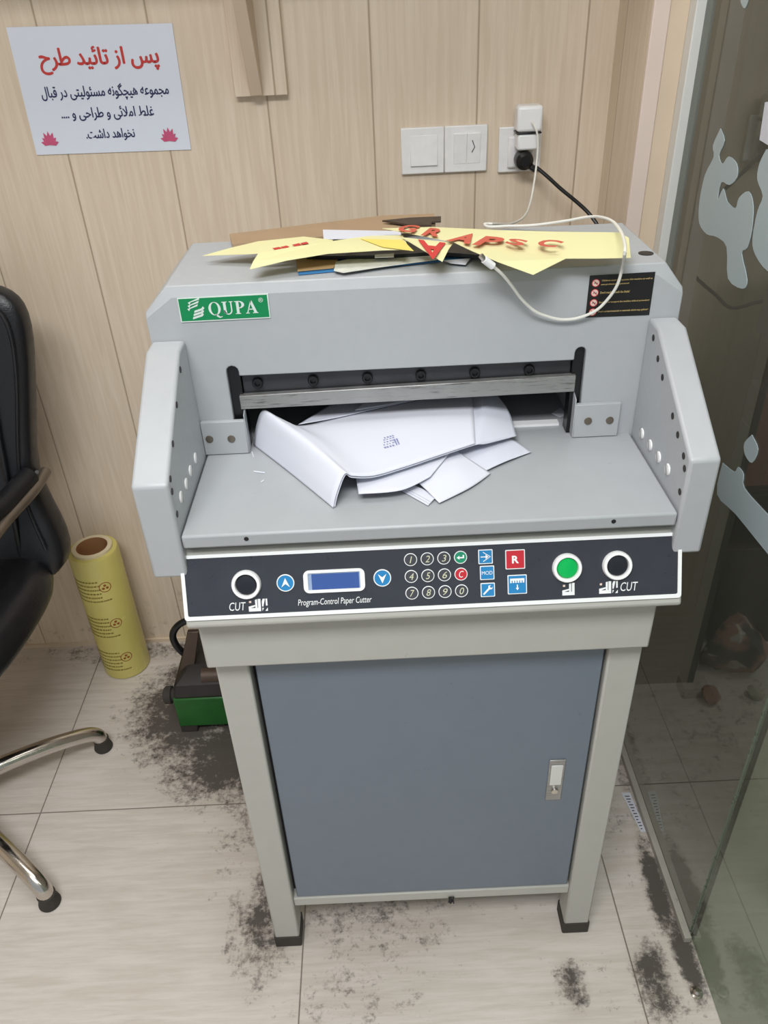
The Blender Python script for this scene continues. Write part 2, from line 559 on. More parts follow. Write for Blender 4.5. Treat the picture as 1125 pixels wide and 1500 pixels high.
# glass partition: fixed pane, then the frameless leaf nearer the camera
w1 = struct(MB().box(0.538, 0.548, -0.885, -0.222, 0.012, 2.655, 'glass').build('window_1', smooth_=False))
tr = MB()
tr.box(0.5245, 0.5375, -0.90, -0.2, 0.0, 0.016, 'track')
tr.build('floor_track', w1, bevel=0.001)
tr = MB().box(0.538, 0.548, -0.8875, -0.885, 0.012, 2.655, 'glass_edge')
tr.build('polished_edge', w1)
d1 = struct(MB().box(0.540, 0.550, -2.4, -0.892, 0.006, 2.65, 'door_glass').build('door_1', smooth_=False))
MB().box(0.540, 0.550, -0.892, -0.8895, 0.006, 2.65, 'glass_edge').build('polished_edge', d1)

shapes = [
    [(0.5375,-0.3625,1.3166), (0.5375,-0.3856,1.3030), (0.5375,-0.3754,1.2814), (0.5375,-0.3938,1.2721), (0.5375,-0.4106,1.2854), (0.5375,-0.4434,1.2808), (0.5375,-0.4524,1.2639), (0.5375,-0.4320,1.2495), (0.5375,-0.4013,1.2473), (0.5375,-0.4011,1.2215), (0.5375,-0.4128,1.2408), (0.5375,-0.4359,1.2271), (0.5375,-0.4681,1.2246), (0.5375,-0.4725,1.2398), (0.5375,-0.4984,1.2545), (0.5375,-0.5217,1.2412), (0.5375,-0.5333,1.2108), (0.5375,-0.5309,1.1845), (0.5375,-0.5177,1.1731), (0.5375,-0.5520,1.1450), (0.5375,-0.5434,1.1293), (0.5375,-0.4907,1.1278), (0.5375,-0.4646,1.1675), (0.5375,-0.4216,1.1714), (0.5375,-0.3841,1.1659), (0.5375,-0.3467,1.1737), (0.5375,-0.3320,1.2024), (0.5375,-0.3346,1.2445), (0.5375,-0.3563,1.2754), (0.5375,-0.3458,1.2902)],
    [(0.5375,-0.5251,1.3130), (0.5375,-0.5141,1.2932), (0.5375,-0.5179,1.2737), (0.5375,-0.5441,1.2578), (0.5375,-0.5381,1.2359), (0.5375,-0.5415,1.1997), (0.5375,-0.5597,1.1830), (0.5375,-0.6045,1.1736), (0.5375,-0.6500,1.1847), (0.5375,-0.6381,1.2421), (0.5375,-0.5931,1.3071), (0.5375,-0.5571,1.3190)],
    [(0.5375,-0.6035,0.8709), (0.5375,-0.6450,0.8795), (0.5375,-0.6535,0.8930), (0.5375,-0.6741,0.8922), (0.5375,-0.6855,0.8754), (0.5375,-0.7624,0.8807), (0.5375,-0.8320,0.8873), (0.5375,-0.8583,0.8391), (0.5375,-0.7891,0.8314), (0.5375,-0.6793,0.8246), (0.5375,-0.6094,0.8159)],
    [(0.5375,-0.6692,0.9562), (0.5375,-0.6952,0.9470), (0.5375,-0.6883,0.9205), (0.5375,-0.6641,0.9204), (0.5375,-0.6542,0.9344)],
    [(0.5375,-0.3471,1.4858), (0.5375,-0.3773,1.4861), (0.5375,-0.3720,1.4701), (0.5375,-0.3546,1.4762)],
]
for sh in shapes:
    ctr = sum((Vector(p) for p in sh), Vector()) / len(sh)
    P = smooth([Vector(p) for p in sh] + [Vector(sh[0])], 3)[:-1]
    MB().prism(P, (-0.0008, 0, 0), 'vinyl').build('frosted_lettering', w1)

# paper taped to the glass
nt = MB()
q = [(0.5370,-0.4934,1.3662), (0.5370,-0.5003,1.3211), (0.5370,-0.5338,1.3186), (0.5370,-0.5932,1.3263), (0.5370,-0.5718,1.3824)]
nt.prism(q, (-0.0006, 0, 0), 'paper')
tag(nt.build('notice_sheet'), 'white paper taped to the glass partition beside frosted lettering', 'paper')

# room beyond the glass
b = thing('waste_bin', (1.0, -0.02, 0), 'black waste bin standing behind the glass partition', 'bin')
bm_ = MB()
def rect(cx, cy, hx, hy, z):
    return [(cx - hx, cy - hy, z), (cx + hx, cy - hy, z), (cx + hx, cy + hy, z), (cx - hx, cy + hy, z)]
bm_.loft([rect(1.0, -0.02, 0.14, 0.10, 0.0), rect(1.0, -0.02, 0.18, 0.13, 0.34), rect(1.0, -0.02, 0.165, 0.115, 0.34), rect(1.0, -0.02, 0.13, 0.09, 0.03)], 'bin')
bm_.build('body', b, bevel=0.006)
MB().loft([rect(1.0, -0.02, 0.19, 0.14, 0.335), rect(1.0, -0.02, 0.19, 0.14, 0.352), rect(1.0, -0.02, 0.166, 0.116, 0.352), rect(1.0, -0.02, 0.166, 0.116, 0.335)], 'bin').build('rim', b, bevel=0.003)


def crumple(name, c, r, m, label, cat, group, sq=(1, 1, 0.75), seed=0):
    rnd = random.Random(seed)
    bm = bmesh.new()
    bmesh.ops.create_icosphere(bm, subdivisions=3, radius=r)
    ks = [(Vector((rnd.uniform(-1, 1), rnd.uniform(-1, 1), rnd.uniform(-1, 1))).normalized(), rnd.uniform(0.45, 0.95)) for _ in range(14)]
    for v in bm.verts:
        d = v.co.normalized()
        k = 1.0
        for n, h in ks:
            if d.dot(n) > 0.35:
                k = min(k, h / d.dot(n))
        v.co = Vector((v.co.x * sq[0], v.co.y * sq[1], v.co.z * sq[2])) * k
    mb = MB()
    zmin = min(v.co.z for v in bm.verts)
    bm.verts.index_update()
    mb.add([Vector(c) + v.co - Vector((0, 0, zmin)) for v in bm.verts], [tuple(v.index for v in f.verts) for f in bm.faces], m)
    bm.free()
    return tag(mb.build(name, angle=18), label, cat, group)


crumple('scrap_sack', (0.862, -0.215, 0), 0.105, 'sack', 'mottled dark sack of scraps in front of the bin beyond the glass', 'sack', None, sq=(0.95, 0.62, 1.15), seed=11)
for i, (x, y, r, m, l) in enumerate([
        (0.795, -0.315, 0.030, 'scrap_pink', 'crumpled pinkish scrap at the foot of the dark sack beyond the glass'),
        (0.905, -0.315, 0.026, 'scrap_pale', 'crumpled pale scrap lying before the dark sack beyond the glass')]):
    crumple('crumpled_scrap', (x, y, 0), r, m, l, 'scrap', 'crumpled scraps beyond the glass', seed=i + 3)
struct(MB().box(0.757, 0.772, -0.252, 0.1, 0.0, 2.66, 'rubber').build('trim_4', bevel=0.001))

# ceiling light panels
for (cx, cy, l) in ((-0.25, -2.05, 'flat ceiling light panel above the front of the room'), (-0.35, -0.85, 'flat ceiling light panel nearest the back wall')):
    t = thing('ceiling_light', (cx, cy, 2.64), l, 'light', 'ceiling light panels')
    fr = MB()
    fr.box(cx - 0.60, cx + 0.60, cy - 0.30, cy - 0.275, 2.635, 2.66, 'white_alu')
    fr.box(cx - 0.60, cx + 0.60, cy + 0.275, cy + 0.30, 2.635, 2.66, 'white_alu')
    fr.box(cx - 0.60, cx - 0.575, cy - 0.275, cy + 0.275, 2.635, 2.66, 'white_alu')
    fr.box(cx + 0.575, cx + 0.60, cy - 0.275, cy + 0.275, 2.635, 2.66, 'white_alu')
    fr.build('frame', t)
    MB().box(cx - 0.575, cx + 0.575, cy - 0.275, cy + 0.275, 2.645, 2.655, 'diffuser').build('diffuser', t)

# ------------------------------------------------------------------ paper cutter
PCX = 0.053
cut = thing('paper_cutter', (PCX, -0.6, 0.0), 'grey floor-standing electric paper cutter with control panel and side guards', 'paper cutter')
# head cover: octagonal front with the knife opening, front edges turned back
def arc(cx, cz, r, n=6):
    return [(cx + r * math.cos(math.pi - math.pi * k / n), cz + r * math.sin(math.pi - math.pi * k / n)) for k in range(n + 1)]
notch = [(-0.1975, 0.93)] + arc(-0.1895, 1.105, 0.008) + [(-0.1815, 1.0985), (0.2590, 1.0985)] + arc(0.2665, 1.109, 0.0072) + [(0.2737, 0.93)]
oB = [(-0.287, 0.93), (-0.287, 1.188), (-0.256, 1.220), (0.362, 1.220), (0.388, 1.188), (0.388, 0.93)]
oA = [(-0.287, 0.93), (-0.287, 1.181), (-0.250, 1.2065), (0.352, 1.2065), (0.388, 1.181), (0.388, 0.93)]
nr = notch[::-1]
head = MB()
head.loft([[(x, -0.700, z) for x, z in oA + nr], [(x, -0.6950, z) for x, z in oB + nr], [(x, -0.500, z) for x, z in oB + nr]], 'paint')
head.build('head_cover', cut, bevel=0.0016, angle=20)
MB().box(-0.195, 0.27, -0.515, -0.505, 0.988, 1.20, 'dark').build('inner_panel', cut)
MB().box(-0.20, 0.30, -0.498, -0.14, 0.90, 1.07, 'paint').build('rear_table', cut, bevel=0.004)
cb = MB().box(-0.178, 0.256, -0.62, -0.56, 1.04, 1.098, 'dark_steel')
cb.build('clamp_bar', cut, bevel=0.002)
for sx, cx, cz, r in ((-1, -0.1895, 1.105, 0.0078), (1, 0.2664, 1.109, 0.007)):
    P = [(cx + (-r if k == 0 else r), 0.988) for k in range(0)]
    prof = [(cx - r, 0.988)] + arc(cx, cz, r) + [(cx + r, 0.988)]
    MB().prism([(x, -0.6925, z) for x, z in prof], (0, 0.02, 0), 'black').build('slot_rail', cut)
kh = MB().box(-0.181, 0.2590, -0.686, -0.655, 1.060, 1.112, 'dark_steel').build('knife_holder', cut, bevel=0.001)
for bx in (-0.1605, -0.0862, -0.0135, 0.0579, 0.1300, 0.2030):
    bo = MB()
    bo.lathe((bx, -0.686, 1.0825), [(0.0072, 0.0), (0.0072, 0.004), (0.0062, 0.0052), (0.0040, 0.0052), (0.0038, 0.002)], 'black', axis=(0, -1, 0), seg=18)
    bo.build('bolt', kh)
kb = MB()
kb.loft([[(-0.186, -0.6985, 1.0495), (-0.186, -0.6885, 1.0475), (-0.186, -0.6885, 1.069), (-0.186, -0.6985, 1.069)],
         [(0.2640, -0.6985, 1.0525), (0.2640, -0.6885, 1.0505), (0.2640, -0.6885, 1.076), (0.2640, -0.6985, 1.076)]], 'steel')
kb.build('knife_blade', cut, bevel=0.0008)
MB().box(-0.18, 0.255, -0.668, -0.655, 0.986, 0.9895, 'white').build('cutting_stick', cut)

# bracket plates below the face
for nm, x0, x1, rv in (('a', -0.2425, -0.183, ((-0.2336, 1.0116), (-0.2037, 1.0105))), ('b', 0.2660, 0.3270, ((0.2845, 1.0118), (0.3142, 1.0113)))):
    p = MB()
    p.box(x0, x1, -0.7075, -0.700, 0.987, 1.0365, 'paint')
    if nm == 'a':
        p.prism([(x1, -0.7075, 0.987), (x1, -0.690, 0.987), (x1, -0.690, 1.05), (x1, -0.7075, 1.045)], (0.0015, 0, 0), 'paint')
    else:
        p.prism([(x0, -0.7075, 0.987), (x0, -0.690, 0.987), (x0, -0.690, 1.05), (x0, -0.7075, 1.045)], (-0.0015, 0, 0), 'paint')
    bp = p.build('corner_plate', cut, bevel=0.001)
    for rx, rz in rv:
        MB().lathe((rx, -0.7074, rz), [(0.0055, 0), (0.0050, 0.0016), (0.002, 0.0022)], 'arm_metal', axis=(0, -1, 0), seg=16).build('rivet', bp)

# platform
pl = MB()
pl.box(-0.2415, 0.3475, -0.900, -0.515, 0.967, 0.986, 'paint_worn')
plo = pl.build('platform', cut, bevel=0.003)
for hx in (-0.1647, 0.2717):
    MB().lathe((hx, -0.899, 0.9785), [(0.0028, 0), (0.0028, 0.0016)], 'dark', axis=(0, -1, 0), seg=14).build('screw_hole', plo)

# side guards
prof = [(-0.700, 1.152), (-0.737, 1.152), (-0.900, 1.057), (-0.900, 0.925), (-0.700, 0.925)]
holesL = [(-0.7506, 1.1331), (-0.7979, 1.1083), (-0.8469, 1.082), (-0.885, 1.0571), (-0.889, 1.0426), (-0.889, 1.0112)]
slotL = [(-0.7627, 1.0142), (-0.7979, 1.016), (-0.8275, 1.0148), (-0.8601, 1.0164)]
holesR = [(-0.7274, 1.1356), (-0.7537, 1.1187), (-0.7781, 1.1047), (-0.8292, 1.0778), (-0.8535, 1.0655), (-0.8802, 1.0522), (-0.889, 1.0406), (-0.889, 1.0088)]
slotR = [(-0.7413, 1.0071), (-0.7757, 1.0086), (-0.8098, 1.0103), (-0.8441, 1.0127)]
for x0, x1, xi, n, hs, ss in ((-0.2855, -0.2430, -0.2430, 1, holesL, slotL), (0.3490, 0.3850, 0.3490, -1, holesR, slotR)):
    g = MB().prism([(x0, y, z) for y, z in prof], (x1 - x0, 0, 0), 'paint').build('side_guard', cut, bevel=0.004, seg=3)
    for y, z in hs:
        MB().lathe((xi, y, z), [(0.0042, 0), (0.0042, 0.0006), (0.002, 0.0009)], 'device_black', axis=(n, 0, 0), seg=14).build('screw_hole', g)
    for y, z in ss:
        sm = MB().lathe((xi, y, z), [(0.0075, 0), (0.0070, 0.0016), (0.003, 0.0022)], 'white', axis=(n, 0, 0), seg=16)
        sm.add([(xi + n * 0.0026, y + a, z + c) for a, c in ((-0.0045, -0.0055), (-0.003, -0.006), (0.0045, 0.0055), (0.003, 0.006))], [(0, 1, 2, 3)], 'rust')
        sm.build('slotted_screw', g)

# badge and warning label on the face
FACE = plane_frame((0, -0.700, 0), (1, 0, 0), (0, 0, 1))
bad = MB().prism([(-0.2432, -0.7002, 1.1754), (-0.1308, -0.7002, 1.1758), (-0.1302, -0.7002, 1.2070), (-0.2428, -0.7002, 1.2060)], (0, -0.0015, 0), 'silver_print').build('badge', cut)
BF = plane_frame((-0.2430, -0.7017, 1.1756), (1, 0.0, 0.004), (0, 0, 1))
BW, BH = 0.1123, 0.0308
bl = MB()
bl.flat(BF, [(0.0012, 0.0012), (BW - 0.0012, 0.0012), (BW - 0.0012, BH - 0.0012), (0.0012, BH - 0.0012)], 0.0002, 'badge')
bl.build('green_field', bad)
lg = MB()
# emblem: two leaning stacks of three folded bands
def band(x, y, flip):
    pts = [(0, 0), (0.0025, 0.0052), (0.0105, 0.0085), (0.0115, 0.0062), (0.0055, 0.0030), (0.0035, -0.001)]
    return [((x + (0.0135 - a if flip else a)), y + (-b_ if flip else b_)) for a, b_ in pts]
EF = lambda u, v, w_=0.0: BF(0.0105 + (u - 0.0092) * 1.22, 0.0155 + (v - 0.0138) * 1.12, w_)
for k in range(3):
    dv = 0.0036 * k
    lg.flat(EF, [(0.0092 + 0.0008 * k, 0.0148 + dv), (0.0108 + 0.0008 * k, 0.0124 + dv), (0.0122 + 0.0008 * k, 0.0150 + dv), (0.0200 + 0.0014 * k, 0.0176 + dv), (0.0208 + 0.0014 * k, 0.0201 + dv)], 0.0005, 'silver_print')
    lg.flat(EF, [(0.0132 + 0.0012 * k, 0.0028 + dv), (0.0138 + 0.0012 * k, 0.0054 + dv), (0.0222 + 0.0008 * k, 0.0078 + dv), (0.0236 + 0.0008 * k, 0.0100 + dv), (0.0252 + 0.0008 * k, 0.0080 + dv), (0.0236 + 0.0008 * k, 0.0058 + dv)], 0.0005, 'silver_print')
# QUPA in a heavy roman letter
LX, LY, LH = 0.0372, 0.0072, 0.0165
def L(pts, x, s=0.013):
    lg.flat(BF, [(LX + x + a * s, LY + b_ * LH) for a, b_ in pts], 0.0005, 'silver_print')
def ell(x, cx, cy, rx, ry, ix, iy, a0=0, a1=360, s=0.013, n=28):
    for k in range(n):
        t0, t1 = math.radians(a0 + (a1 - a0) * k / n), math.radians(a0 + (a1 - a0) * (k + 1) / n)
        L([(cx + rx * math.cos(t0), cy + ry * math.sin(t0)), (cx + rx * math.cos(t1), cy + ry * math.sin(t1)), (cx + ix * math.cos(t1), cy + iy * math.sin(t1)), (cx + ix * math.cos(t0), cy + iy * math.sin(t0))], x, s)
ell(0, 0.55, 0.5, 0.58, 0.52, 0.34, 0.47)
L([(0.50, 0.06), (0.66, 0.10), (1.0, -0.14), (1.22, -0.10), (1.2, -0.17), (0.95, -0.24), (0.72, -0.14)], 0)
U = 0.0165
L([(0.0, 1.0), (0.52, 1.0), (0.52, 0.95), (0.40, 0.93), (0.40, 0.34), (0.14, 0.34), (0.14, 0.93), (0.0, 0.95)], U)
L([(0.72, 1.0), (1.08, 1.0), (1.08, 0.95), (0.96, 0.93), (0.96, 0.34), (0.84, 0.34), (0.84, 0.93), (0.72, 0.95)], U)
ell(U, 0.55, 0.34, 0.41, 0.36, 0.29, 0.27, 180, 360)
L([(0.14, 0.34), (0.40, 0.34), (0.44, 0.16), (0.38, 0.03), (0.22, 0.14)], U)
Pp = 0.0325
L([(0.0, 0.0), (0.52, 0.0), (0.52, 0.05), (0.40, 0.07), (0.40, 0.93), (0.40, 1.0), (0.0, 1.0), (0.0, 0.95), (0.14, 0.93), (0.14, 0.07), (0.0, 0.05)], Pp)
ell(Pp, 0.40, 0.715, 0.52, 0.285, 0.26, 0.22, -90, 90)
A = 0.0455
L([(0.0, 0.0), (0.36, 0.0), (0.36, 0.05), (0.22, 0.07), (0.60, 0.90), (0.62, 1.0), (0.54, 1.0), (0.12, 0.07), (0.0, 0.05)], A)
L([(0.54, 1.0), (0.66, 1.0), (1.08, 0.07), (1.18, 0.05), (1.18, 0.0), (0.66, 0.0), (0.66, 0.05), (0.80, 0.07), (0.50, 0.78)], A)
L([(0.30, 0.36), (0.70, 0.36), (0.72, 0.28), (0.27, 0.28)], A)
lg.text('®', BF, 0.0998, 0.1056, 0.0205, 0.0262, 'silver_print')
lg.build('lettering', bad)

wl = MB().prism([(0.2674, -0.7001, 1.1562), (0.3488, -0.7001, 1.1556), (0.3484, -0.7001, 1.2106), (0.2676, -0.7001, 1.2096)], (0, -0.0006, 0), 'label').build('warning_label', cut)
WF = plane_frame((0.2674, -0.7007, 1.1560), (1, 0, 0.003), (0, 0, 1))
wt = MB()
for cy in (0.0442, 0.0318, 0.0190, 0.0070):
    wt.ring(WF, 0.0085, cy, 0.0040, 0.0049, 0.0001, 0.0002, 'red')
    wt.disc(WF, 0.0085, cy, 0.0041, 0.0, 0.0002, 'label_pink', 18)
    wt.flat(WF, [(0.0060, cy - 0.0012), (0.0078, cy + 0.0016), (0.0100, cy - 0.0004), (0.0112, cy + 0.0014), (0.0104, cy - 0.0020), (0.0080, cy - 0.0002)], 0.0004, 'label')
    wt.flat(WF, [(0.0056, cy + 0.0028), (0.0060, cy + 0.0032), (0.0114, cy - 0.0028), (0.0110, cy - 0.0032)], 0.0005, 'red')
wt.text('Children must not operate this machine as well as', WF, 0.0155, 0.0785, 0.0452, 0.0480, 'amber', res=1, bold=0.025)
wt.text('non-professional operators!', WF, 0.0155, 0.050, 0.0405, 0.0433, 'amber', res=1, bold=0.025)
wt.text("Don't reach beneath the blade!", WF, 0.0155, 0.052, 0.0302, 0.0334, 'amber', res=1, bold=0.025)
wt.text("Don't lift or transport the machine without protection!", WF, 0.0155, 0.0785, 0.0175, 0.0207, 'amber', res=1, bold=0.025)
wt.text("Don't cut hard material or materials which may splinter!", WF, 0.0155, 0.0785, 0.0055, 0.0087, 'amber', res=1, bold=0.025)
wt.build('lettering', wl)
MB().lathe((-0.2009, -0.700, 1.2015), [(0.0018, 0), (0.0018, 0.0006)], 'dark', axis=(0, -1, 0), seg=12).build('screw_hole', cut)
MB().lathe((0.349, -0.655, 1.2198), [(0.0095, 0), (0.0095, 0.001), (0.006, 0.0012)], 'black', axis=(0, 0, 1), seg=20).build('hole_plug', cut)

# ------------------------------------------------------------------ control panel
pb = MB()
prof = [(-0.8855, 0.9555), (-0.9262, 0.8665), (-0.9235, 0.8630), (-0.893, 0.848), (-0.845, 0.848), (-0.845, 0.9555)]
pb.prism([(-0.2515, y, z) for y, z in prof], (0.6145, 0, 0), 'paint_warm')
con = pb.build('control_panel', cut, bevel=0.003)
PF0 = Vector((PCX, -0.9262, 0.8675))
PF = plane_frame(PF0, (1, 0, 0), (0, 0.0407, 0.089))
o_ = 0.0012
def rr(u0, u1, v0, v1, r, n=5):
    out = []
    for cx, cy, a in ((u1 - r, v1 - r, 0), (u0 + r, v1 - r, 90), (u0 + r, v0 + r, 180), (u1 - r, v0 + r, 270)):
        for k in range(n + 1):
            t = math.radians(a + 90 * k / n)
            out.append((cx + r * math.cos(t), cy + r * math.sin(t)))
    return out
def frame_ring(mb, outer, inner, w0, w1, m):
    mb.loft([[PF(u, v, w0) for u, v in outer], [PF(u, v, w1) for u, v in outer], [PF(u, v, w1) for u, v in inner], [PF(u, v, w0) for u, v in inner]], m, cap=False)
fp = MB()
fp.loft([[PF(u, v, 0.0) for u, v in rr(-0.302, 0.306, 0.010, 0.0895, 0.003)], [PF(u, v, 0.0015) for u, v in rr(-0.302, 0.306, 0.010, 0.0895, 0.003)]], 'panel')
fp.build('faceplate', con)
fr = MB()
frame_ring(fr, rr(-0.3045, 0.3080, 0.0085, 0.0908, 0.004), rr(-0.3000, 0.3035, 0.0133, 0.0866, 0.002), 0.0, 0.0028, 'print_white')
fr.build('rim', con)
w = 0.0015
def arrow(mb, u, v, s, up):
    d = 1 if up else -1
    mb.flat(PF, [(u, v + d * 0.68 * s), (u + 0.55 * s, v - d * 0.55 * s), (u, v - d * 0.12 * s), (u - 0.55 * s, v - d * 0.55 * s)], w + 0.0016, 'print_white')
# big push buttons
for (u, v, m) in ((-0.2255, 0.0513, 'dark_cap'), (0.1674, 0.0531, 'green_lamp'), (0.2288, 0.0532, 'dark_cap')):
    b_ = MB()
    b_.ring(PF, u, v, 0.0126, 0.0182, w, w + 0.006, 'white', 32)
    q = [2 * math.pi * k / 28 for k in range(28)]
    b_.loft([[PF(u + r * math.cos(a), v + r * math.sin(a), ww) for a in q] for r, ww in ((0.0128, w), (0.0126, w + 0.003), (0.0112, w + 0.0044), (0.006, w + 0.0048))], m)
    b_.build('push_button', con)
for (u, v, up) in ((-0.1777, 0.0507, True), (-0.0589, 0.0512, False)):
    b_ = MB()
    b_.ring(PF, u, v, 0.0094, 0.0110, w, w + 0.0010, 'print_white')
    b_.disc(PF, u, v, 0.0096, w, w + 0.0009, 'blue')
    arrow(b_, u, v, 0.0096, up)
    b_.build('arrow_key', con)
ds = MB()
frame_ring(ds, rr(-0.1555, -0.0803, 0.0365, 0.0650, 0.007), rr(-0.1500, -0.0860, 0.0402, 0.0614, 0.001), w, w + 0.002, 'white')
dso = ds.build('display', con)
sc = MB()
sc.flat(PF, [(-0.1500, 0.0402), (-0.0860, 0.0402), (-0.0860, 0.0614), (-0.1500, 0.0614)], w + 0.0006, 'lcd_rim')
sc.flat(PF, [(-0.1455, 0.0405), (-0.0875, 0.0405), (-0.0875, 0.0600), (-0.1455, 0.0600)], w + 0.0009, 'lcd')
sc.build('screen', dso)
keys = ['1', '2', '3', None, '4', '5', '6', 'C', '7', '8', '9', '0']
for i, t in enumerate(keys):
    u, v = -0.0234 + 0.02035 * (i % 4), 0.0724 - 0.0211 * (i // 4)
    b_ = MB()
    b_.ring(PF, u, v, 0.0069, 0.0081, w, w + 0.0008, 'print_white', 24)
    b_.disc(PF, u, v, 0.0071, w, w + 0.0007, 'green_key' if t is None else 'red' if t == 'C' else 'key_grey', 22)
    if t is None:
        b_.flat(PF, [(u - 0.0050, v - 0.0003), (u - 0.0014, v + 0.0022), (u - 0.0014, v + 0.0005), (u + 0.0026, v + 0.0005), (u + 0.0026, v + 0.0030), (u + 0.0044, v + 0.0030), (u + 0.0044, v - 0.0012), (u - 0.0014, v - 0.0012), (u - 0.0014, v - 0.0028)], w + 0.0011, 'print_white')
    else:
        hw = 0.0013 if t == '1' else 0.0026
        b_.text(t, PF, u - hw, u + hw + 0.0006, v - 0.0042, v + 0.0042, 'cream_print' if t != 'C' else 'print_white', shear=0.25, thick=w + 0.0011)
    b_.build('key', con)
def square_key(u, v, hw, hh, m):
    b_ = MB()
    b_.loft([[PF(a, c, w) for a, c in rr(u - hw, u + hw, v - hh, v + hh, 0.001)], [PF(a, c, w + 0.0008) for a, c in rr(u - hw, u + hw, v - hh, v + hh, 0.001)]], 'print_white')
    b_.loft([[PF(a, c, w) for a, c in rr(u - hw + 0.0011, u + hw - 0.0011, v - hh + 0.0011, v + hh - 0.0011, 0.0008)], [PF(a, c, w + 0.0011) for a, c in rr(u - hw + 0.0011, u + hw - 0.0011, v - hh + 0.0011, v + hh - 0.0011, 0.0008)]], m)
    return b_
W2 = w + 0.0014
k_ = square_key(0.0681, 0.0717, 0.0088, 0.0090, 'blue')
u, v = 0.0681, 0.0717
for pts in ([(-0.006, 0.0006), (0.0, 0.0006), (0.0, 0.003), (0.0035, 0), (0.0, -0.003), (0.0, -0.0006), (-0.006, -0.0006)], [(-0.003, 0.0064), (0.0064, 0.0), (0.0052, 0.0), (-0.003, 0.0052)], [(-0.003, -0.0064), (0.0064, 0.0), (0.0052, 0.0), (-0.003, -0.0052)]):
    k_.flat(PF, [(u + a, v + c) for a, c in pts], W2, 'print_white')
k_.build('function_key', con)
k_ = square_key(0.0696, 0.0515, 0.0088, 0.0088, 'blue')
k_.text('MOD', PF, 0.0630, 0.0762, 0.0492, 0.0538, 'print_white', thick=W2)
k_.build('function_key', con)
k_ = square_key(0.0699, 0.0299, 0.0088, 0.0088, 'blue')
u, v = 0.0699, 0.0299
k_.flat(PF, [(u - 0.0062, v - 0.0048), (u - 0.0048, v - 0.0062), (u + 0.0022, v + 0.0006), (u + 0.0052, v + 0.0008), (u + 0.0064, v + 0.0040), (u + 0.0042, v + 0.0022), (u + 0.0022, v + 0.0040), (u + 0.0040, v + 0.0062), (u + 0.0008, v + 0.0054), (u + 0.0004, v + 0.0022)], W2, 'print_white')
k_.build('function_key', con)
k_ = square_key(0.1043, 0.0666, 0.0120, 0.0121, 'red')
k_.text('R', PF, 0.1002, 0.1088, 0.0618, 0.0714, 'print_white', bold=0.035, thick=W2)
k_.build('function_key', con)
k_ = square_key(0.1062, 0.0350, 0.0118, 0.0121, 'blue')
u, v = 0.1062, 0.0350
k_.flat(PF, [(u - 0.0088, v + 0.0078), (u + 0.0088, v + 0.0078), (u + 0.0088, v + 0.0050), (u - 0.0088, v + 0.0050)], W2, 'print_white')
for i in range(6):
    a = u - 0.0088 + i * 0.0031
    k_.flat(PF, [(a, v + 0.0052), (a + 0.0019, v + 0.0052), (a + 0.0019, v + 0.0022), (a, v + 0.0022)], W2, 'print_white')
k_.flat(PF, [(u - 0.0007, v), (u + 0.0007, v), (u + 0.0007, v - 0.0040), (u + 0.0022, v - 0.0040), (u, v - 0.0072), (u - 0.0022, v - 0.0040), (u - 0.0007, v - 0.0040)], W2, 'print_white')
k_.build('function_key', con)
# printed lettering and little cutting pictograms
for body, u0, u1, v0, v1, nm in (('CUT', -0.2488, -0.2283, 0.0185, 0.0290, 'cut_lettering'), ('CUT', 0.2333, 0.2548, 0.0200, 0.0312, 'cut_lettering'), ('Program-Control Paper Cutter', -0.1641, -0.0732, 0.0186, 0.0290, 'title_lettering')):
    MB().text(body, PF, u0, u1, v0, v1, 'print_white', shear=0.2, thick=w + 0.0002).build(nm, con)
def picto(u, v, s, blade):
    pt = MB()
    def q(pts, m='print_white'):
        pt.flat(PF, [(u + a * s, v + c * s) for a, c in pts], w + 0.0002, m)
    q([(0, 0), (1.45, 0), (1.45, 0.42), (0, 0.42)])
    q([(0, 0.42), (0.25, 0.42), (0.85, 0.62), (0.85, 0.80), (0, 0.62)])
    q([(0.80, 0.42), (1.05, 0.42), (1.05, 1.48), (0.80, 1.40)])
    q([(1.13, 0.42), (1.45, 0.42), (1.45, 1.5), (1.13, 1.5)])
    q([(0.08, 1.05), (0.35, 1.05), (0.35, 1.30), (0.08, 1.30)], 'label_pink')
    if blade:
        q([(1.60, 0.55), (1.75, 0.55), (1.98, 1.5), (1.72, 1.5), (1.60, 1.2)])
        q([(2.05, 0.65), (2.25, 0.65), (2.25, 1.5), (2.05, 1.5)])
        q([(1.60, 0.0), (1.80, 0.35), (1.62, 0.42)])
        q([(1.95, 0.0), (2.25, 0.0), (2.25, 0.42)])
    pt.build('pictogram', con)
picto(-0.2250, 0.0165, 0.0104, True)
picto(0.1616, 0.0180, 0.0104, False)
picto(0.2070, 0.0180, 0.0102, True)

# ------------------------------------------------------------------ stand
MB().box(-0.2475, 0.3465, -0.896, -0.26, 0.765, 0.8485, 'paint_warm').build('beam', cut, bevel=0.003)
for lx0, lx1 in ((-0.2440, -0.1975), (0.3030, 0.3495)):
    for ly in (-0.871, -0.305):
        lg_ = MB().box(lx0, lx1, ly, ly + 0.045, 0.015, 0.765, 'paint_warm').build('leg', cut, bevel=0.003)
        MB().box(lx0 - 0.002, lx1 + 0.002, ly - 0.002, ly + 0.048, 0.0, 0.034, 'rubber').build('rubber_foot', lg_, bevel=0.003)
MB().box(-0.238, -0.232, -0.826, -0.30, 0.14, 0.765, 'paint_warm').build('side_panel', cut)
MB().box(0.336, 0.342, -0.826, -0.30, 0.14, 0.765, 'paint_warm').build('side_panel', cut)
MB().box(-0.19, 0.30, -0.285, -0.28, 0.14, 0.765, 'paint_warm').build('back_panel', cut)
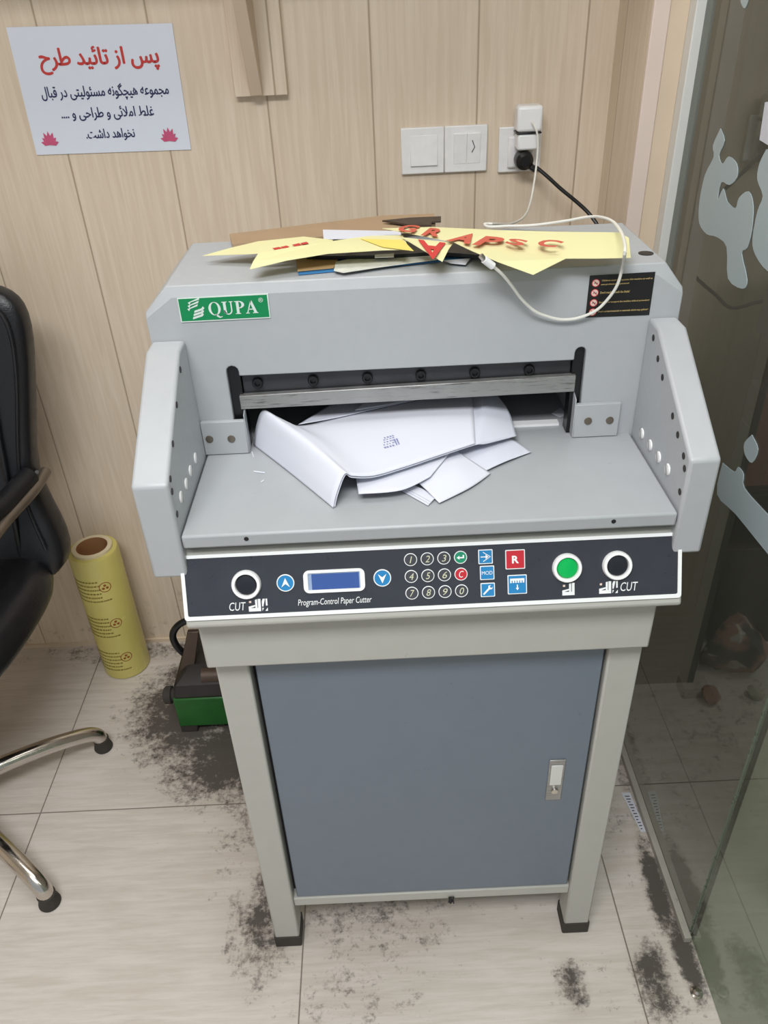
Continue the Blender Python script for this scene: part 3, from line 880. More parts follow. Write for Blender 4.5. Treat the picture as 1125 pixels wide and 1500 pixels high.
MB().box(-0.232, 0.336, -0.83, -0.29, 0.128, 0.134, 'paint_warm').build('bottom_panel', cut)
MB().box(-0.1975, 0.3030, -0.866, -0.83, 0.128, 0.151, 'paint_warm').build('sill', cut, bevel=0.002)
dr = MB().box(-0.1905, 0.2995, -0.864, -0.848, 0.153, 0.7645, 'paint_door').build('door', cut, bevel=0.002)
MB().box(-0.1975, 0.3030, -0.846, -0.840, 0.134, 0.765, 'dark').build('door_gap_shade', cut)  # dark sheet behind the door, its colour stands in for shade in the gap
la = MB()
la.box(0.2400, 0.2655, -0.8665, -0.864, 0.404, 0.503, 'steel')
lao = la.build('latch', dr, bevel=0.001)
MB().box(0.2435, 0.2620, -0.868, -0.8665, 0.444, 0.492, 'white_alu').build('paddle', lao, bevel=0.001)
MB().lathe((0.2530, -0.8665, 0.430), [(0.0055, 0), (0.0055, 0.004), (0.003, 0.0045)], 'chrome', axis=(0, -1, 0), seg=16).build('lock_cylinder', lao)
tu = MB()
for k in range(9):
    a = random.uniform(-0.006, 0.006)
    tu.tube([(0.092 + a, -0.862, 0.128), (0.092 + a + random.uniform(-.004, .004), -0.868, 0.136), (0.092 + a * 1.5, -0.871, 0.126 - random.uniform(0, .006))], 0.0012, 'black', 6)
tu.build('cable_end', cut)

# ------------------------------------------------------------------ white sheets lying in the cutter
def surface(rows, nu=7, nv=7):
    """rows: control points [v][u]; returns a function and a grid on the smooth surface through them"""
    R = [smooth([Vector(p) for p in r], nu) for r in rows]
    cols = [smooth([r[i] for r in R], nv) for i in range(len(R[0]))]
    return cols
def sheet(name, rows, m, label, thick=0.0005, nu=7, nv=7, group=None, cat='paper'):
    cols = surface(rows, nu, nv)
    H_ = len(cols[0])
    mb = MB()
    mb.add([p for c in cols for p in c], [(i * H_ + j, (i + 1) * H_ + j, (i + 1) * H_ + j + 1, i * H_ + j + 1) for i in range(len(cols) - 1) for j in range(H_ - 1)], m)
    o = mb.build(name, solid=thick, angle=60)
    return tag(o, label, cat, group), cols
G1 = 'white sheets lying in the cutter'
top_rows = [
    [(-0.1785, -0.686, 0.9875), (-0.1710, -0.686, 1.018), (-0.1580, -0.690, 1.0430), (-0.1400, -0.6920, 1.0335), (-0.110, -0.694, 1.0190), (-0.045, -0.676, 1.0215), (0.050, -0.645, 1.025), (0.133, -0.632, 1.026)],
    [(-0.1250, -0.762, 0.9875), (-0.1180, -0.760, 1.012), (-0.1040, -0.762, 1.0350), (-0.0880, -0.758, 1.0330), (-0.060, -0.745, 1.022), (-0.005, -0.725, 1.020), (0.060, -0.702, 1.023), (0.130, -0.684, 1.022)],
    [(-0.0620, -0.856, 0.9875), (-0.0570, -0.850, 1.004), (-0.0460, -0.838, 1.0240), (-0.0360, -0.836, 1.0200), (-0.010, -0.826, 1.013), (0.030, -0.806, 1.012), (0.075, -0.783, 1.013), (0.124, -0.757, 1.013)],
]
sh1, cols1 = sheet('paper_sheet', top_rows, 'paper', 'stamped white sheet on top of the heap, its left side bent down to the platform', group=G1)
def on1(u, v, w_=0.0):
    nU, nV = len(cols1) - 1, len(cols1[0]) - 1
    i, j = min(int(u * nU), nU - 1), min(int(v * nV), nV - 1)
    a, b2 = u * nU - i, v * nV - j
    p = (cols1[i][j] * (1 - a) + cols1[i + 1][j] * a) * (1 - b2) + (cols1[i][j + 1] * (1 - a) + cols1[i + 1][j + 1] * a) * b2
    n = (cols1[i + 1][j] - cols1[i][j]).cross(cols1[i][j + 1] - cols1[i][j])
    n = n if n.z > 0 else -n
    return p + n.normalized() * (w_ + 0.0006)
st = MB()
for k, (t, a, b2) in enumerate((('........', 0, 0), ('No', 0, 0))):
    pass
SU, SV = 0.715, 0.60
def stampP(u, v, w_=0):
    return on1(SU + u, SV + v, w_)
for k in range(5):
    for q in range(4):
        u0 = (q * 0.010) + random.uniform(0, 0.003) - 0.006 * k
        u1 = u0 + random.uniform(0.004, 0.008)
        v0 = 0.026 * k
        st.add([stampP(u0, v0), stampP(u1, v0), stampP(u1, v0 + 0.011 + (0.006 if k in (0, 4) else 0)), stampP(u0, v0 + 0.011 + (0.006 if k in (0, 4) else 0))], [(0, 1, 2, 3)], 'ink')
for f in (0.005, 0.013):
    st.add([stampP(0.02 + f, 0.05), stampP(0.026 + f, 0.05), stampP(0.020 + f, 0.12), stampP(0.016 + f, 0.12)], [(0, 1, 2, 3)], 'ink')
st.build('stamp', sh1)
def shifted(rows, dx, dy, dz, ext=0.0, flap=0.0):
    out = []
    for r in rows:
        q = [(x + dx, y + dy, z + dz) for x, y, z in r]
        q[0] = (r[0][0] + 0.002, r[0][1] + dy, 0.9875)
        q[-1] = (r[-1][0] + ext, r[-1][1] + dy + ext * 0.4, r[-1][2] + dz)
        out.append(q)
    return out
def under(rows, d):
    """the same control net moved down its own normals by d"""
    out = []
    for i, rw in enumerate(rows):
        q = []
        for j, p in enumerate(rw):
            du = Vector(rw[min(j + 1, len(rw) - 1)]) - Vector(rw[max(j - 1, 0)])
            dv = Vector(rows[min(i + 1, len(rows) - 1)][j]) - Vector(rows[max(i - 1, 0)][j])
            n = du.cross(dv).normalized()
            if n.z < 0:
                n = -n
            q.append(Vector(p) - n * d)
        out.append(q)
    return out
r2 = under(top_rows, 0.0028)
for rw, e0, e1 in zip(r2, ((0.150, -0.625, 1.0275), (0.150, -0.668, 1.0235), (0.140, -0.748, 1.0065)), ((0.172, -0.634, 1.020), (0.183, -0.668, 1.0105), (0.186, -0.716, 0.9985))):
    rw[0].z = 0.9875
    rw += [Vector(e0), Vector(e1)]
sheet('paper_sheet', r2, 'paper2', 'white sheet directly under the stamped sheet, its right end curling out', group=G1)
r3 = [
    [(-0.040, -0.690, 1.0065), (0.02, -0.680, 1.0085), (0.09, -0.672, 1.0065)],
    [(-0.036, -0.780, 1.0045), (0.02, -0.765, 1.0050), (0.10, -0.735, 1.0045)],
    [(-0.030, -0.846, 0.9995), (0.022, -0.842, 0.9995), (0.060, -0.817, 1.0015)],
]
sheet('paper_sheet', r3, 'paper', 'small white sheet with uneven front edge just under the stamped sheet', group=G1)
r4 = [
    [(-0.030, -0.590, 1.0270), (0.03, -0.585, 1.0300), (0.09, -0.585, 1.0315), (0.14, -0.590, 1.0310)],
    [(-0.070, -0.645, 1.0240), (-0.01, -0.634, 1.0270), (0.05, -0.622, 1.0285), (0.12, -0.614, 1.0295)],
    [(-0.112, -0.694, 1.0205), (-0.06, -0.684, 1.0230), (0.0, -0.666, 1.0258), (0.05, -0.650, 1.0272)],
]
sheet('paper_sheet', r4, 'paper2', 'white sheet at the back of the heap, reaching under the blade', group=G1)
r4b = [
    [(0.010, -0.580, 1.0345), (0.05, -0.580, 1.0345), (0.10, -0.580, 1.0350), (0.14, -0.584, 1.0345)],
    [(-0.010, -0.628, 1.0325), (0.04, -0.622, 1.0315), (0.09, -0.615, 1.0320), (0.13, -0.612, 1.0320)],
    [(-0.034, -0.674, 1.0280), (0.01, -0.662, 1.0278), (0.05, -0.650, 1.0285), (0.09, -0.640, 1.0290)],
]
sheet('paper_sheet', r4b, 'paper', 'white sheet behind the stamped sheet whose raised left edge casts a dark line', group=G1)
r5 = [
    [(0.028, -0.786, 0.9935), (0.062, -0.757, 0.9960), (0.092, -0.730, 0.9970)],
    [(0.050, -0.828, 0.9945), (0.090, -0.800, 1.0010), (0.114, -0.770, 0.9980)],
    [(0.068, -0.859, 0.9892), (0.110, -0.828, 0.9900), (0.140, -0.795, 0.9892)],
]
sheet('paper_sheet', r5, 'paper', 'folded white offcut nearest the platform front edge, right of centre', group=G1)
r6 = [
    [(0.095, -0.735, 0.9940), (0.130, -0.715, 0.9960), (0.168, -0.700, 0.9920)],
    [(0.108, -0.765, 0.9930), (0.145, -0.742, 0.9950), (0.186, -0.718, 0.9910)],
    [(0.124, -0.796, 0.9890), (0.160, -0.772, 0.9910), (0.202, -0.744, 0.9885)],
]
sheet('paper_sheet', r6, 'paper2', 'small white offcut poking out furthest toward the right guard', group=G1)
for k in range(3):
    q = [(0.0082,-0.8067,0.9875), (0.0180,-0.8026,0.9875), (0.0626,-0.8484,0.9875), (0.0541,-0.8614,0.9875)]
    q = [(x + 0.002 * k, y + 0.0025 * k, z + 0.0009 * k) for x, y, z in q]
    mb = MB().prism(q, (0, 0, 0.0005), 'paper')
    tag(mb.build('paper_strip'), ('lowest', 'middle', 'topmost')[k] + ' of the three thin white strips under the folded offcut', 'paper', 'thin white strips under the offcut')
q = [(0.2516,-0.6337,0.9875), (0.2695,-0.6155,0.9875), (0.2707,-0.6423,0.9875), (0.2606,-0.6478,0.9875)]
tag(MB().prism(q, (0, 0, 0.0006), 'paper').build('paper_scrap'), 'tiny white paper scrap beside the right corner plate of the cutter', 'paper')

# ------------------------------------------------------------------ things on top of the head
ZT = 1.2205
def slab(name, pts, th, m, label, cat, group=None, dz=0.0):
    """a sheet or board through 3D outline points"""
    return tag(MB().prism([(x, y, z + dz) for x, y, z in pts], (0, 0, th), m).build(name, smooth_=False), label, cat, group)
slab('card_sheet', [(-0.0927,-0.6791,1.2210), (-0.0477,-0.6721,1.2210), (0.0474,-0.6584,1.2210), (0.1272,-0.6446,1.2210), (0.1319,-0.6047,1.2210), (0.0145,-0.5847,1.2210), (-0.0980,-0.6106,1.2210)], 0.0010, 'blue_card', 'blue card under the scraps, showing along the front of the cutter top', 'card')
slab('card_sheet', [(-0.1002,-0.6148,1.2232), (-0.0938,-0.6721,1.2232), (-0.0486,-0.6650,1.2232), (-0.0442,-0.6302,1.2232), (-0.0585,-0.5997,1.2232), (-0.0949,-0.6000,1.2232)], 0.0012, 'tan_card', 'small tan card lying on the blue card at its left end', 'card')
slab('leaflet', [(-0.0481,-0.6811,1.2246), (-0.0360,-0.6914,1.2246), (0.0081,-0.6759,1.2246), (0.0472,-0.6648,1.2246), (0.0824,-0.6558,1.2246), (0.0841,-0.6348,1.2246), (-0.0219,-0.6295,1.2246), (-0.0464,-0.6437,1.2246)], 0.0006, 'print_mix', 'torn colour-printed leaflet lying on the blue card', 'leaflet')
slab('paper_scrap', [(0.0901,-0.6566,1.2236), (0.1252,-0.6533,1.2236), (0.1163,-0.6784,1.2236), (0.0984,-0.6697,1.2236)], 0.0006, 'paper', 'torn white scrap beside the fallen red letter A on the cutter top', 'paper')
slab('folder', [(-0.0851,-0.6243,1.2252), (-0.0573,-0.6319,1.2252), (0.0133,-0.6405,1.2252), (0.0839,-0.6369,1.2252), (0.1625,-0.6710,1.2252), (0.1589,-0.6051,1.2252), (0.0517,-0.5799,1.2252), (-0.0779,-0.5709,1.2252)], 0.0045, 'black', 'flat black folder under the yellow sheets on the cutter top', 'folder')
slab('paper_tag', [(0.0039,-0.6413,1.2302), (0.0285,-0.6392,1.2302), (0.0279,-0.6544,1.2302), (0.0037,-0.6534,1.2302)], 0.0008, 'white', 'small white tag stuck on the front edge of black folder', 'tag')
slab('cardboard_strip', [(-0.2032,-0.4932,1.2225), (-0.0924,-0.4741,1.2260), (0.0180,-0.4556,1.2290), (0.0943,-0.4622,1.2300), (0.0916,-0.5204,1.2300), (0.0158,-0.5468,1.2300), (-0.0877,-0.5558,1.2280), (-0.1919,-0.5483,1.2225)], 0.0060, 'cardboard', 'long brown cardboard strip at the back of the cutter top', 'cardboard')
slab('cardboard_strip', [(0.0172,-0.5068,1.2385), (0.0564,-0.4987,1.2385), (0.1011,-0.4994,1.2385), (0.0988,-0.5262,1.2385), (0.0854,-0.5274,1.2385), (0.0839,-0.5458,1.2385), (0.0543,-0.5366,1.2385)], 0.0022, 'rust', 'dark brown card end lying on the long cardboard strip', 'cardboard')
slab('paper_sheet', [(-0.0660,-0.5364,1.2385), (0.0408,-0.5632,1.2385), (0.0402,-0.5977,1.2385), (-0.0632,-0.5861,1.2385)], 0.0006, 'paper', 'white sheet on the cutter top, between cardboard strip and yellow sheets', 'paper')
YG = 'yellow paper sheets on the cutter'
ya = slab('yellow_sheet', [(-0.2212,-0.6133,1.2320), (-0.1877,-0.5982,1.2360), (-0.1505,-0.5865,1.2400), (-0.0896,-0.5812,1.2420), (-0.0495,-0.6090,1.2430), (-0.0556,-0.6402,1.2430), (-0.1453,-0.6379,1.2380)], 0.0005, 'yellow_paper', 'yellow pointed sheet with red diamonds at the left of the cutter top', 'paper', YG)
dm = MB()
for q in ([(-0.1271,-0.6305,1.2420), (-0.1187,-0.6256,1.2420), (-0.1146,-0.6327,1.2420), (-0.1230,-0.6375,1.2420)], [(-0.1167,-0.6278,1.2425), (-0.1092,-0.6227,1.2425), (-0.1052,-0.6298,1.2425), (-0.1135,-0.6347,1.2425)], [(-0.1021,-0.6226,1.2430), (-0.0937,-0.6160,1.2430), (-0.0896,-0.6248,1.2430), (-0.0981,-0.6297,1.2430)], [(-0.0918,-0.6171,1.2432), (-0.0841,-0.6119,1.2432), (-0.0811,-0.6189,1.2432), (-0.0887,-0.6241,1.2432)]):
    dm.prism(q, (0, 0, 0.0004), 'red_print')
dm.build('printed_diamonds', ya)
slab('yellow_sheet', [(-0.1492,-0.6975,1.2360), (-0.1464,-0.6792,1.2405), (-0.1420,-0.6540,1.2432), (-0.0989,-0.6401,1.2450), (-0.0523,-0.6264,1.2460), (-0.0029,-0.6088,1.2460), (0.0416,-0.6095,1.2450), (0.0469,-0.6773,1.2450), (0.0133,-0.6746,1.2450), (-0.0544,-0.6745,1.2440), (-0.1046,-0.6849,1.2410)], 0.0005, 'yellow_paper', 'plain pale yellow sheet lying under the red diamond sheet tip', 'paper', YG)
slab('yellow_sheet', [(-0.0136,-0.6232,1.2468), (0.0403,-0.6392,1.2468), (0.0513,-0.6894,1.2465), (0.0136,-0.6660,1.2468)], 0.0005, 'yellow_strong', 'small strong yellow strip in the middle of the yellow sheets', 'paper', YG)
yt = slab('yellow_sheet', [(0.0390,-0.6306,1.2480), (0.1018,-0.6672,1.2480), (0.0935,-0.6925,1.2470), (0.0832,-0.7246,1.2420), (0.0615,-0.6870,1.2470)], 0.0005, 'yellow_paper', 'folded yellow corner carrying a single red letter A', 'paper', YG)
def quadP(q):
    q = [Vector(p) for p in q]
    def P(u, v, w_=0.0):
        return (q[0] * (1 - u) + q[1] * u) * (1 - v) + (q[3] * (1 - u) + q[2] * u) * v + Vector((0, 0, w_))
    return P
MB().text('A', quadP([(0.0920,-0.6723,1.2490), (0.0587,-0.6508,1.2490), (0.0666,-0.7309,1.2470), (0.0765,-0.7273,1.2455)]), 0, 1, 0, 1, 'red_print', bold=0.03, thick=0.0012).build('printed_letter', yt)
yc = slab('yellow_sheet', [(0.0156,-0.5901,1.2500), (0.0787,-0.6029,1.2520), (0.1725,-0.6373,1.2520), (0.2372,-0.6518,1.2510), (0.3086,-0.6641,1.2500), (0.3142,-0.6867,1.2490), (0.3034,-0.7371,1.2400), (0.2658,-0.7337,1.2400), (0.2293,-0.7277,1.2400), (0.1835,-0.7676,1.2350), (0.1457,-0.7451,1.2450), (0.1188,-0.7033,1.2480), (0.1014,-0.6715,1.2500)], 0.0005, 'yellow_paper', 'largest yellow sheet with faded red capital letters, hanging over the front edge', 'paper', YG)
lt = MB()
for ch, q in (('G', [(0.0308,-0.6210,1.2536), (0.0548,-0.6321,1.2536), (0.0664,-0.6001,1.2536), (0.0446,-0.5889,1.2536)]), ('R', [(0.0625,-0.6466,1.2536), (0.0840,-0.6569,1.2536), (0.0974,-0.6231,1.2536), (0.0771,-0.6125,1.2536)]), ('A', [(0.0911,-0.6733,1.2526), (0.1190,-0.6935,1.2526), (0.1312,-0.6486,1.2526), (0.1248,-0.6442,1.2526)]),
              ('P', [(0.1211,-0.6969,1.2526), (0.1468,-0.7073,1.2526), (0.1683,-0.6745,1.2526), (0.1433,-0.6605,1.2526)]), ('S', [(0.1597,-0.6976,1.2526), (0.1794,-0.7129,1.2526), (0.1922,-0.6911,1.2526), (0.1716,-0.6751,1.2526)]), ('C', [(0.1936,-0.7109,1.2522), (0.2154,-0.7235,1.2522), (0.2335,-0.6999,1.2522), (0.2111,-0.6837,1.2522)])):
    lt.text(ch, quadP(q), 0, 1, 0, 1, 'pale_red', bold=0.04, thick=0.0004)
lt.build('printed_lettering', yc)

# ------------------------------------------------------------------ wall fittings
sw = thing('wall_switch', (0.15, 0.0, 1.205), 'double white switch plate on the wall, left of the socket', 'switch')
MB().box(0.0665, 0.1500, -0.009, 0.0, 1.2050, 1.2880, 'white_dirty').build('plate', sw, bevel=0.002)
MB().box(0.1508, 0.2335, -0.009, 0.0, 1.2050, 1.2880, 'white_dirty').build('plate', sw, bevel=0.002)
r = MB()
r.add([(0.0840, -0.0130, 1.2200), (0.1370, -0.0130, 1.2200), (0.1370, -0.0095, 1.2745), (0.0840, -0.0095, 1.2745), (0.0840, -0.008, 1.2200), (0.1370, -0.008, 1.2200), (0.1370, -0.008, 1.2745), (0.0840, -0.008, 1.2745)],
      [(0, 1, 2, 3), (0, 4, 5, 1), (1, 5, 6, 2), (2, 6, 7, 3), (3, 7, 4, 0)], 'white_dirty')
r.build('rocker', sw, bevel=0.001)
for a0, a1 in ((0.1680, 0.1935), (0.1940, 0.2200)):
    r = MB()
    r.add([(a0, -0.0095, 1.2200), (a1, -0.0095, 1.2200), (a1, -0.0130, 1.2745), (a0, -0.0130, 1.2745), (a0, -0.008, 1.2200), (a1, -0.008, 1.2200), (a1, -0.008, 1.2745), (a0, -0.008, 1.2745)],
          [(0, 1, 2, 3), (0, 4, 5, 1), (1, 5, 6, 2), (2, 6, 7, 3), (3, 7, 4, 0)], 'white_dirty')
    r.build('rocker', sw, bevel=0.001)
r = MB()
r.prism([(0.2030, -0.0125, 1.2620), (0.2045, -0.0125, 1.2625), (0.2095, -0.0118, 1.2500), (0.2040, -0.0112, 1.2400), (0.2028, -0.0112, 1.2410), (0.2080, -0.0118, 1.2500)], (0, -0.0006, 0), 'key_grey')
r.build('arrow_mark', sw)
so = thing('wall_socket', (0.297, 0.0, 1.2), 'white wall socket with charger and black plug in it', 'socket')
MB().box(0.2560, 0.3385, -0.009, 0.0, 1.2005, 1.2815, 'white_dirty').build('plate', so, bevel=0.002)
MB().box(0.2730, 0.3240, -0.016, -0.009, 1.2090, 1.2660, 'white_dirty').build('faceplate', so, bevel=0.004)
ch = thing('phone_charger', (0.308, -0.02, 1.25), 'white phone charger block plugged into the top of the socket', 'charger')
MB().box(0.2845, 0.3255, -0.052, -0.0165, 1.2460, 1.2745, 'white').build('plug_body', ch, bevel=0.004)
MB().box(0.2815, 0.3285, -0.054, -0.0165, 1.2745, 1.2775, 'black').build('seam_ring', ch, bevel=0.001)
MB().box(0.2815, 0.3290, -0.056, -0.0165, 1.2775, 1.3220, 'white').build('charger_block', ch, bevel=0.006, seg=3)
pc = thing('power_cable', (0.305, -0.03, 1.22), 'black power cord running from the wall socket down behind the cutter', 'cord')
pg = MB()
pg.lathe((0.3010, -0.0165, 1.2265), [(0.0155, 0), (0.0175, 0.006), (0.0180, 0.020), (0.0165, 0.030), (0.010, 0.036)], 'black', axis=(0, -1, 0))
pg.tube([(0.311, -0.040, 1.218), (0.320, -0.044, 1.211), (0.326, -0.046, 1.207)], 0.0065, 'black', 10, taper=0.0042)
pg.build('plug', pc)
MB().tube([(0.3206,-0.0450,1.2168), (0.3422,-0.0550,1.2006), (0.3710,-0.0650,1.1765), (0.4013,-0.0750,1.1535), (0.4233,-0.0850,1.1345), (0.4390,-0.1000,1.1144), (0.4443,-0.1150,1.0922), (0.4478,-0.1200,1.0274)] + [(0.385, -0.118, 0.97), (0.345, -0.112, 0.94), (0.30, -0.120, 0.952), (0.270, -0.1345, 0.962)], 0.0036, 'black', 10, sub=5).build('cable', pc)
cc = thing('charging_cable', (0.3, -0.3, 1.2), 'thin white charging cable looping from the charger over the cutter front', 'cable')
path = [(0.3070,-0.0620,1.2967), (0.3162,-0.0660,1.2808), (0.3203,-0.0670,1.2552), (0.3160,-0.0800,1.2076), (0.3003,-0.1300,1.1701), (0.2695,-0.2400,1.1716), (0.2219,-0.3800,1.1953)] + [(0.1794,-0.4875,1.2235), (0.1659,-0.4849,1.2235), (0.1693,-0.5031,1.2240), (0.1962,-0.5124,1.2260), (0.2266,-0.5306,1.2300), (0.2641,-0.5563,1.2400), (0.2888,-0.5806,1.2500), (0.2993,-0.6081,1.2560), (0.3035,-0.6502,1.2600), (0.2979,-0.7062,1.2620), (0.2883,-0.7550,1.2620), (0.2816,-0.7807,1.2580)] + [(0.2998,-0.7220,1.2261), (0.2980,-0.7160,1.2011), (0.2881,-0.7120,1.1806), (0.2757,-0.7100,1.1674), (0.2556,-0.7080,1.1589), (0.2349,-0.7080,1.1581), (0.2151,-0.7100,1.1642), (0.1985,-0.7130,1.1732), (0.1813,-0.7180,1.1904), (0.1672,-0.7260,1.2098), (0.1535,-0.7350,1.2272), (0.1409,-0.7410,1.2393)]
MB().tube(path, 0.0019, 'cable_white', 8, sub=5).build('cable', cc)
cn = [(0.1409,-0.7410,1.2393), (0.1298,-0.7440,1.2486), (0.1257,-0.7440,1.2535)]
MB().tube([cn[0], cn[1]], 0.0045, 'white', 12).build('connector', cc)
MB().tube([cn[1], cn[2]], 0.0032, 'chrome', 12).build('connector_tip', cc)

# sign on the wall
sg = MB()
q = [(-0.6308,-0.0015,1.4807), (-0.3362,-0.0015,1.4750), (-0.3387,-0.0015,1.2677), (-0.6361,-0.0015,1.2711)]
sg.prism([tuple(p) for p in q], (0, -0.0008, 0), 'sign_paper')
sign = tag(sg.build('wall_sign'), 'white paper sign with red and navy Persian lettering on the wall', 'sign')
SQ = [Vector(p) + Vector((0, -0.0012, 0)) for p in (q[3], q[2], q[1], q[0])]
def SP(u, v, w_=0.0):
    return (SQ[0] * (1 - u) + SQ[1] * u) * (1 - v) + (SQ[3] * (1 - u) + SQ[2] * u) * v + Vector((0, -w_, 0))
FORMS = {'ا': (0xFE8D, 2), 'ب': (0xFE8F, 4), 'پ': (0xFB56, 4), 'ت': (0xFE95, 4), 'ج': (0xFE9D, 4), 'چ': (0xFB7A, 4), 'ح': (0xFEA1, 4), 'خ': (0xFEA5, 4), 'د': (0xFEA9, 2), 'ر': (0xFEAD, 2), 'ز': (0xFEAF, 2), 'س': (0xFEB1, 4), 'ش': (0xFEB5, 4), 'ط': (0xFEC1, 4), 'ع': (0xFEC9, 4), 'غ': (0xFECD, 4), 'ق': (0xFED5, 4), 'گ': (0xFB92, 4), 'ل': (0xFEDD, 4), 'م': (0xFEE1, 4), 'ن': (0xFEE5, 4), 'ه': (0xFEE9, 4), 'و': (0xFEED, 2), 'ی': (0xFBFC, 4), 'ئ': (0xFE89, 4), '\u0001': (0xFEFB, 2)}
def persian(s):
    s = s.replace('لا', '\u0001')
    out = []
    for i, c in enumerate(s):
        if c not in FORMS:
            out.append(c)
            continue
        b_, n = FORMS[c]
        jp = i > 0 and s[i - 1] in FORMS and FORMS[s[i - 1]][1] == 4
        jn = n == 4 and i + 1 < len(s) and s[i + 1] in FORMS
        out.append(chr(b_ + (3 if jp and jn else 2 if jn else 1 if jp else 0)))
    return ''.join(reversed(out))
for nm, body, u0, u1, v0, v1, mm, hv in (('title_lettering', 'پس از تائید طرح', 0.155, 0.885, 0.640, 0.845, 'red_print', 0.0035),
                                        ('line_lettering', 'مجموعه هیچگونه مسئولیتی در قبال', 0.120, 0.915, 0.430, 0.560, 'navy', 0.0014),
                                        ('line_lettering', 'غلط املائی و طراحی و ....', 0.215, 0.800, 0.270, 0.380, 'navy', 0.0014),
                                        ('line_lettering', 'نخواهد داشت.', 0.345, 0.655, 0.100, 0.200, 'navy', 0.0014)):
    mb = MB()
    for k, (du, dv) in enumerate(((-hv, 0), (hv, 0), (0, hv), (0, -hv))):
        mb.text(persian(body), SP, u0 + du, u1 + du, v0 + dv, v1 + dv, mm, thick=0.0003 + 0.00004 * k)
    mb.build(nm, sign)
for cu, cv in ((0.105, 0.135), (0.872, 0.135)):
    fl = MB()
    for k, a in enumerate((-75, -50, -25, 0, 25, 50, 75)):
        t = math.radians(a)
        ln = 0.115 if abs(a) < 30 else 0.095
        du, dv = math.sin(t) * ln * 0.62, math.cos(t) * ln
        pu, pv = math.cos(t) * 0.014, -math.sin(t) * 0.020
        b0 = (cu, cv - 0.055)
        fl.flat(SP, [b0, (b0[0] + du * 0.55 + pu, b0[1] + dv * 0.55 + pv), (b0[0] + du, b0[1] + dv), (b0[0] + du * 0.55 - pu, b0[1] + dv * 0.55 - pv)], 0.0004 + 0.0001 * k, 'pink_flower')
    fl.build('flower_print', sign)

# shelf bracket
sb = thing('shelf_bracket', (-0.19, 0.0, 1.355), 'wooden shelf bracket fixed on the wall right of the paper sign', 'bracket')
MB().box(-0.2385, -0.1415, -0.018, 0.0, 1.355, 1.66, 'wall').build('wall_plate', sb, bevel=0.001)
MB().prism([(-0.2085, -0.018, 1.357), (-0.2085, -0.030, 1.357), (-0.2085, -0.118, 1.505), (-0.2085, -0.21, 1.66), (-0.2085, -0.018, 1.66)], (0.022, 0, 0), 'wood_trim').build('gusset', sb, bevel=0.001)
tag(MB().box(-1.3, 0.45, -0.26, -0.001, 1.66, 1.685, 'wood_trim').build('wall_shelf'), 'pale wooden wall shelf resting on the wooden bracket', 'shelf')

# ------------------------------------------------------------------ stretch film roll
fr_ = thing('stretch_film_roll', (-0.722, -0.085, 0.0), 'yellow stretch film roll standing on end against the wall', 'roll')
RC = Vector((-0.722, -0.085, 0.0))
ro = MB()
ro.lathe(RC, [(0.048, 0.0), (0.057, 0.0), (0.0605, 0.004), (0.0605, 0.388), (0.058, 0.393), (0.048, 0.393)], 'film_roll', seg=48, cap=False)
ro.build('film', fr_)
co = MB()
co.lathe(RC, [(0.0375, 0.002), (0.0375, 0.400)], 'core', seg=40, cap=False)
co.lathe(RC, [(0.0375, 0.400), (0.0480, 0.400), (0.0480, 0.0)], 'core_rim', seg=40, cap=False)
co.build('core', fr_)
def CY(u, v, w_=0.0):
    a = u / 0.061 - math.pi / 2
    return RC + Vector((0.061 * math.cos(a) * (1 + w_ * 5), 0.061 * math.sin(a) * (1 + w_ * 5), v))
for k in range(3):
    pr = MB()
    v0 = 0.27 - 0.118 * k
    for i in range(26):
        a0, a1 = 2 * math.pi * i / 26, 2 * math.pi * (i + 1) / 26
        pr.add([CY(0.028 + 0.0150 * math.cos(a0), v0 + 0.043 + 0.0150 * math.sin(a0)), CY(0.028 + 0.0150 * math.cos(a1), v0 + 0.043 + 0.0150 * math.sin(a1)), CY(0.028 + 0.0130 * math.cos(a1), v0 + 0.043 + 0.0130 * math.sin(a1)), CY(0.028 + 0.0130 * math.cos(a0), v0 + 0.043 + 0.0130 * math.sin(a0))], [(0, 1, 2, 3)], 'film_logo')
    for (du, dv) in ((0, 0.0052), (-0.0048, -0.0030), (0.0048, -0.0030)):
        pr.add([CY(0.028 + du + 0.0036 * math.cos(q), v0 + 0.043 + dv + 0.0036 * math.sin(q)) for q in [2 * math.pi * j / 10 for j in range(10)]], [tuple(range(10))], 'film_logo')
    for ln in range(6):
        u = -0.085
        while u < (0.012 if ln > 0 else 0.03):
            wd = random.uniform(0.003, 0.009)
            vv_ = v0 + 0.012 * ln
            pr.add([CY(u, vv_), CY(u + wd * 0.75, vv_), CY(u + wd * 0.75 + 0.001, vv_ + 0.0042), CY(u + 0.001, vv_ + 0.0042)], [(0, 1, 2, 3)], 'film_print')
            u += wd
    pr.build('film_print', fr_)

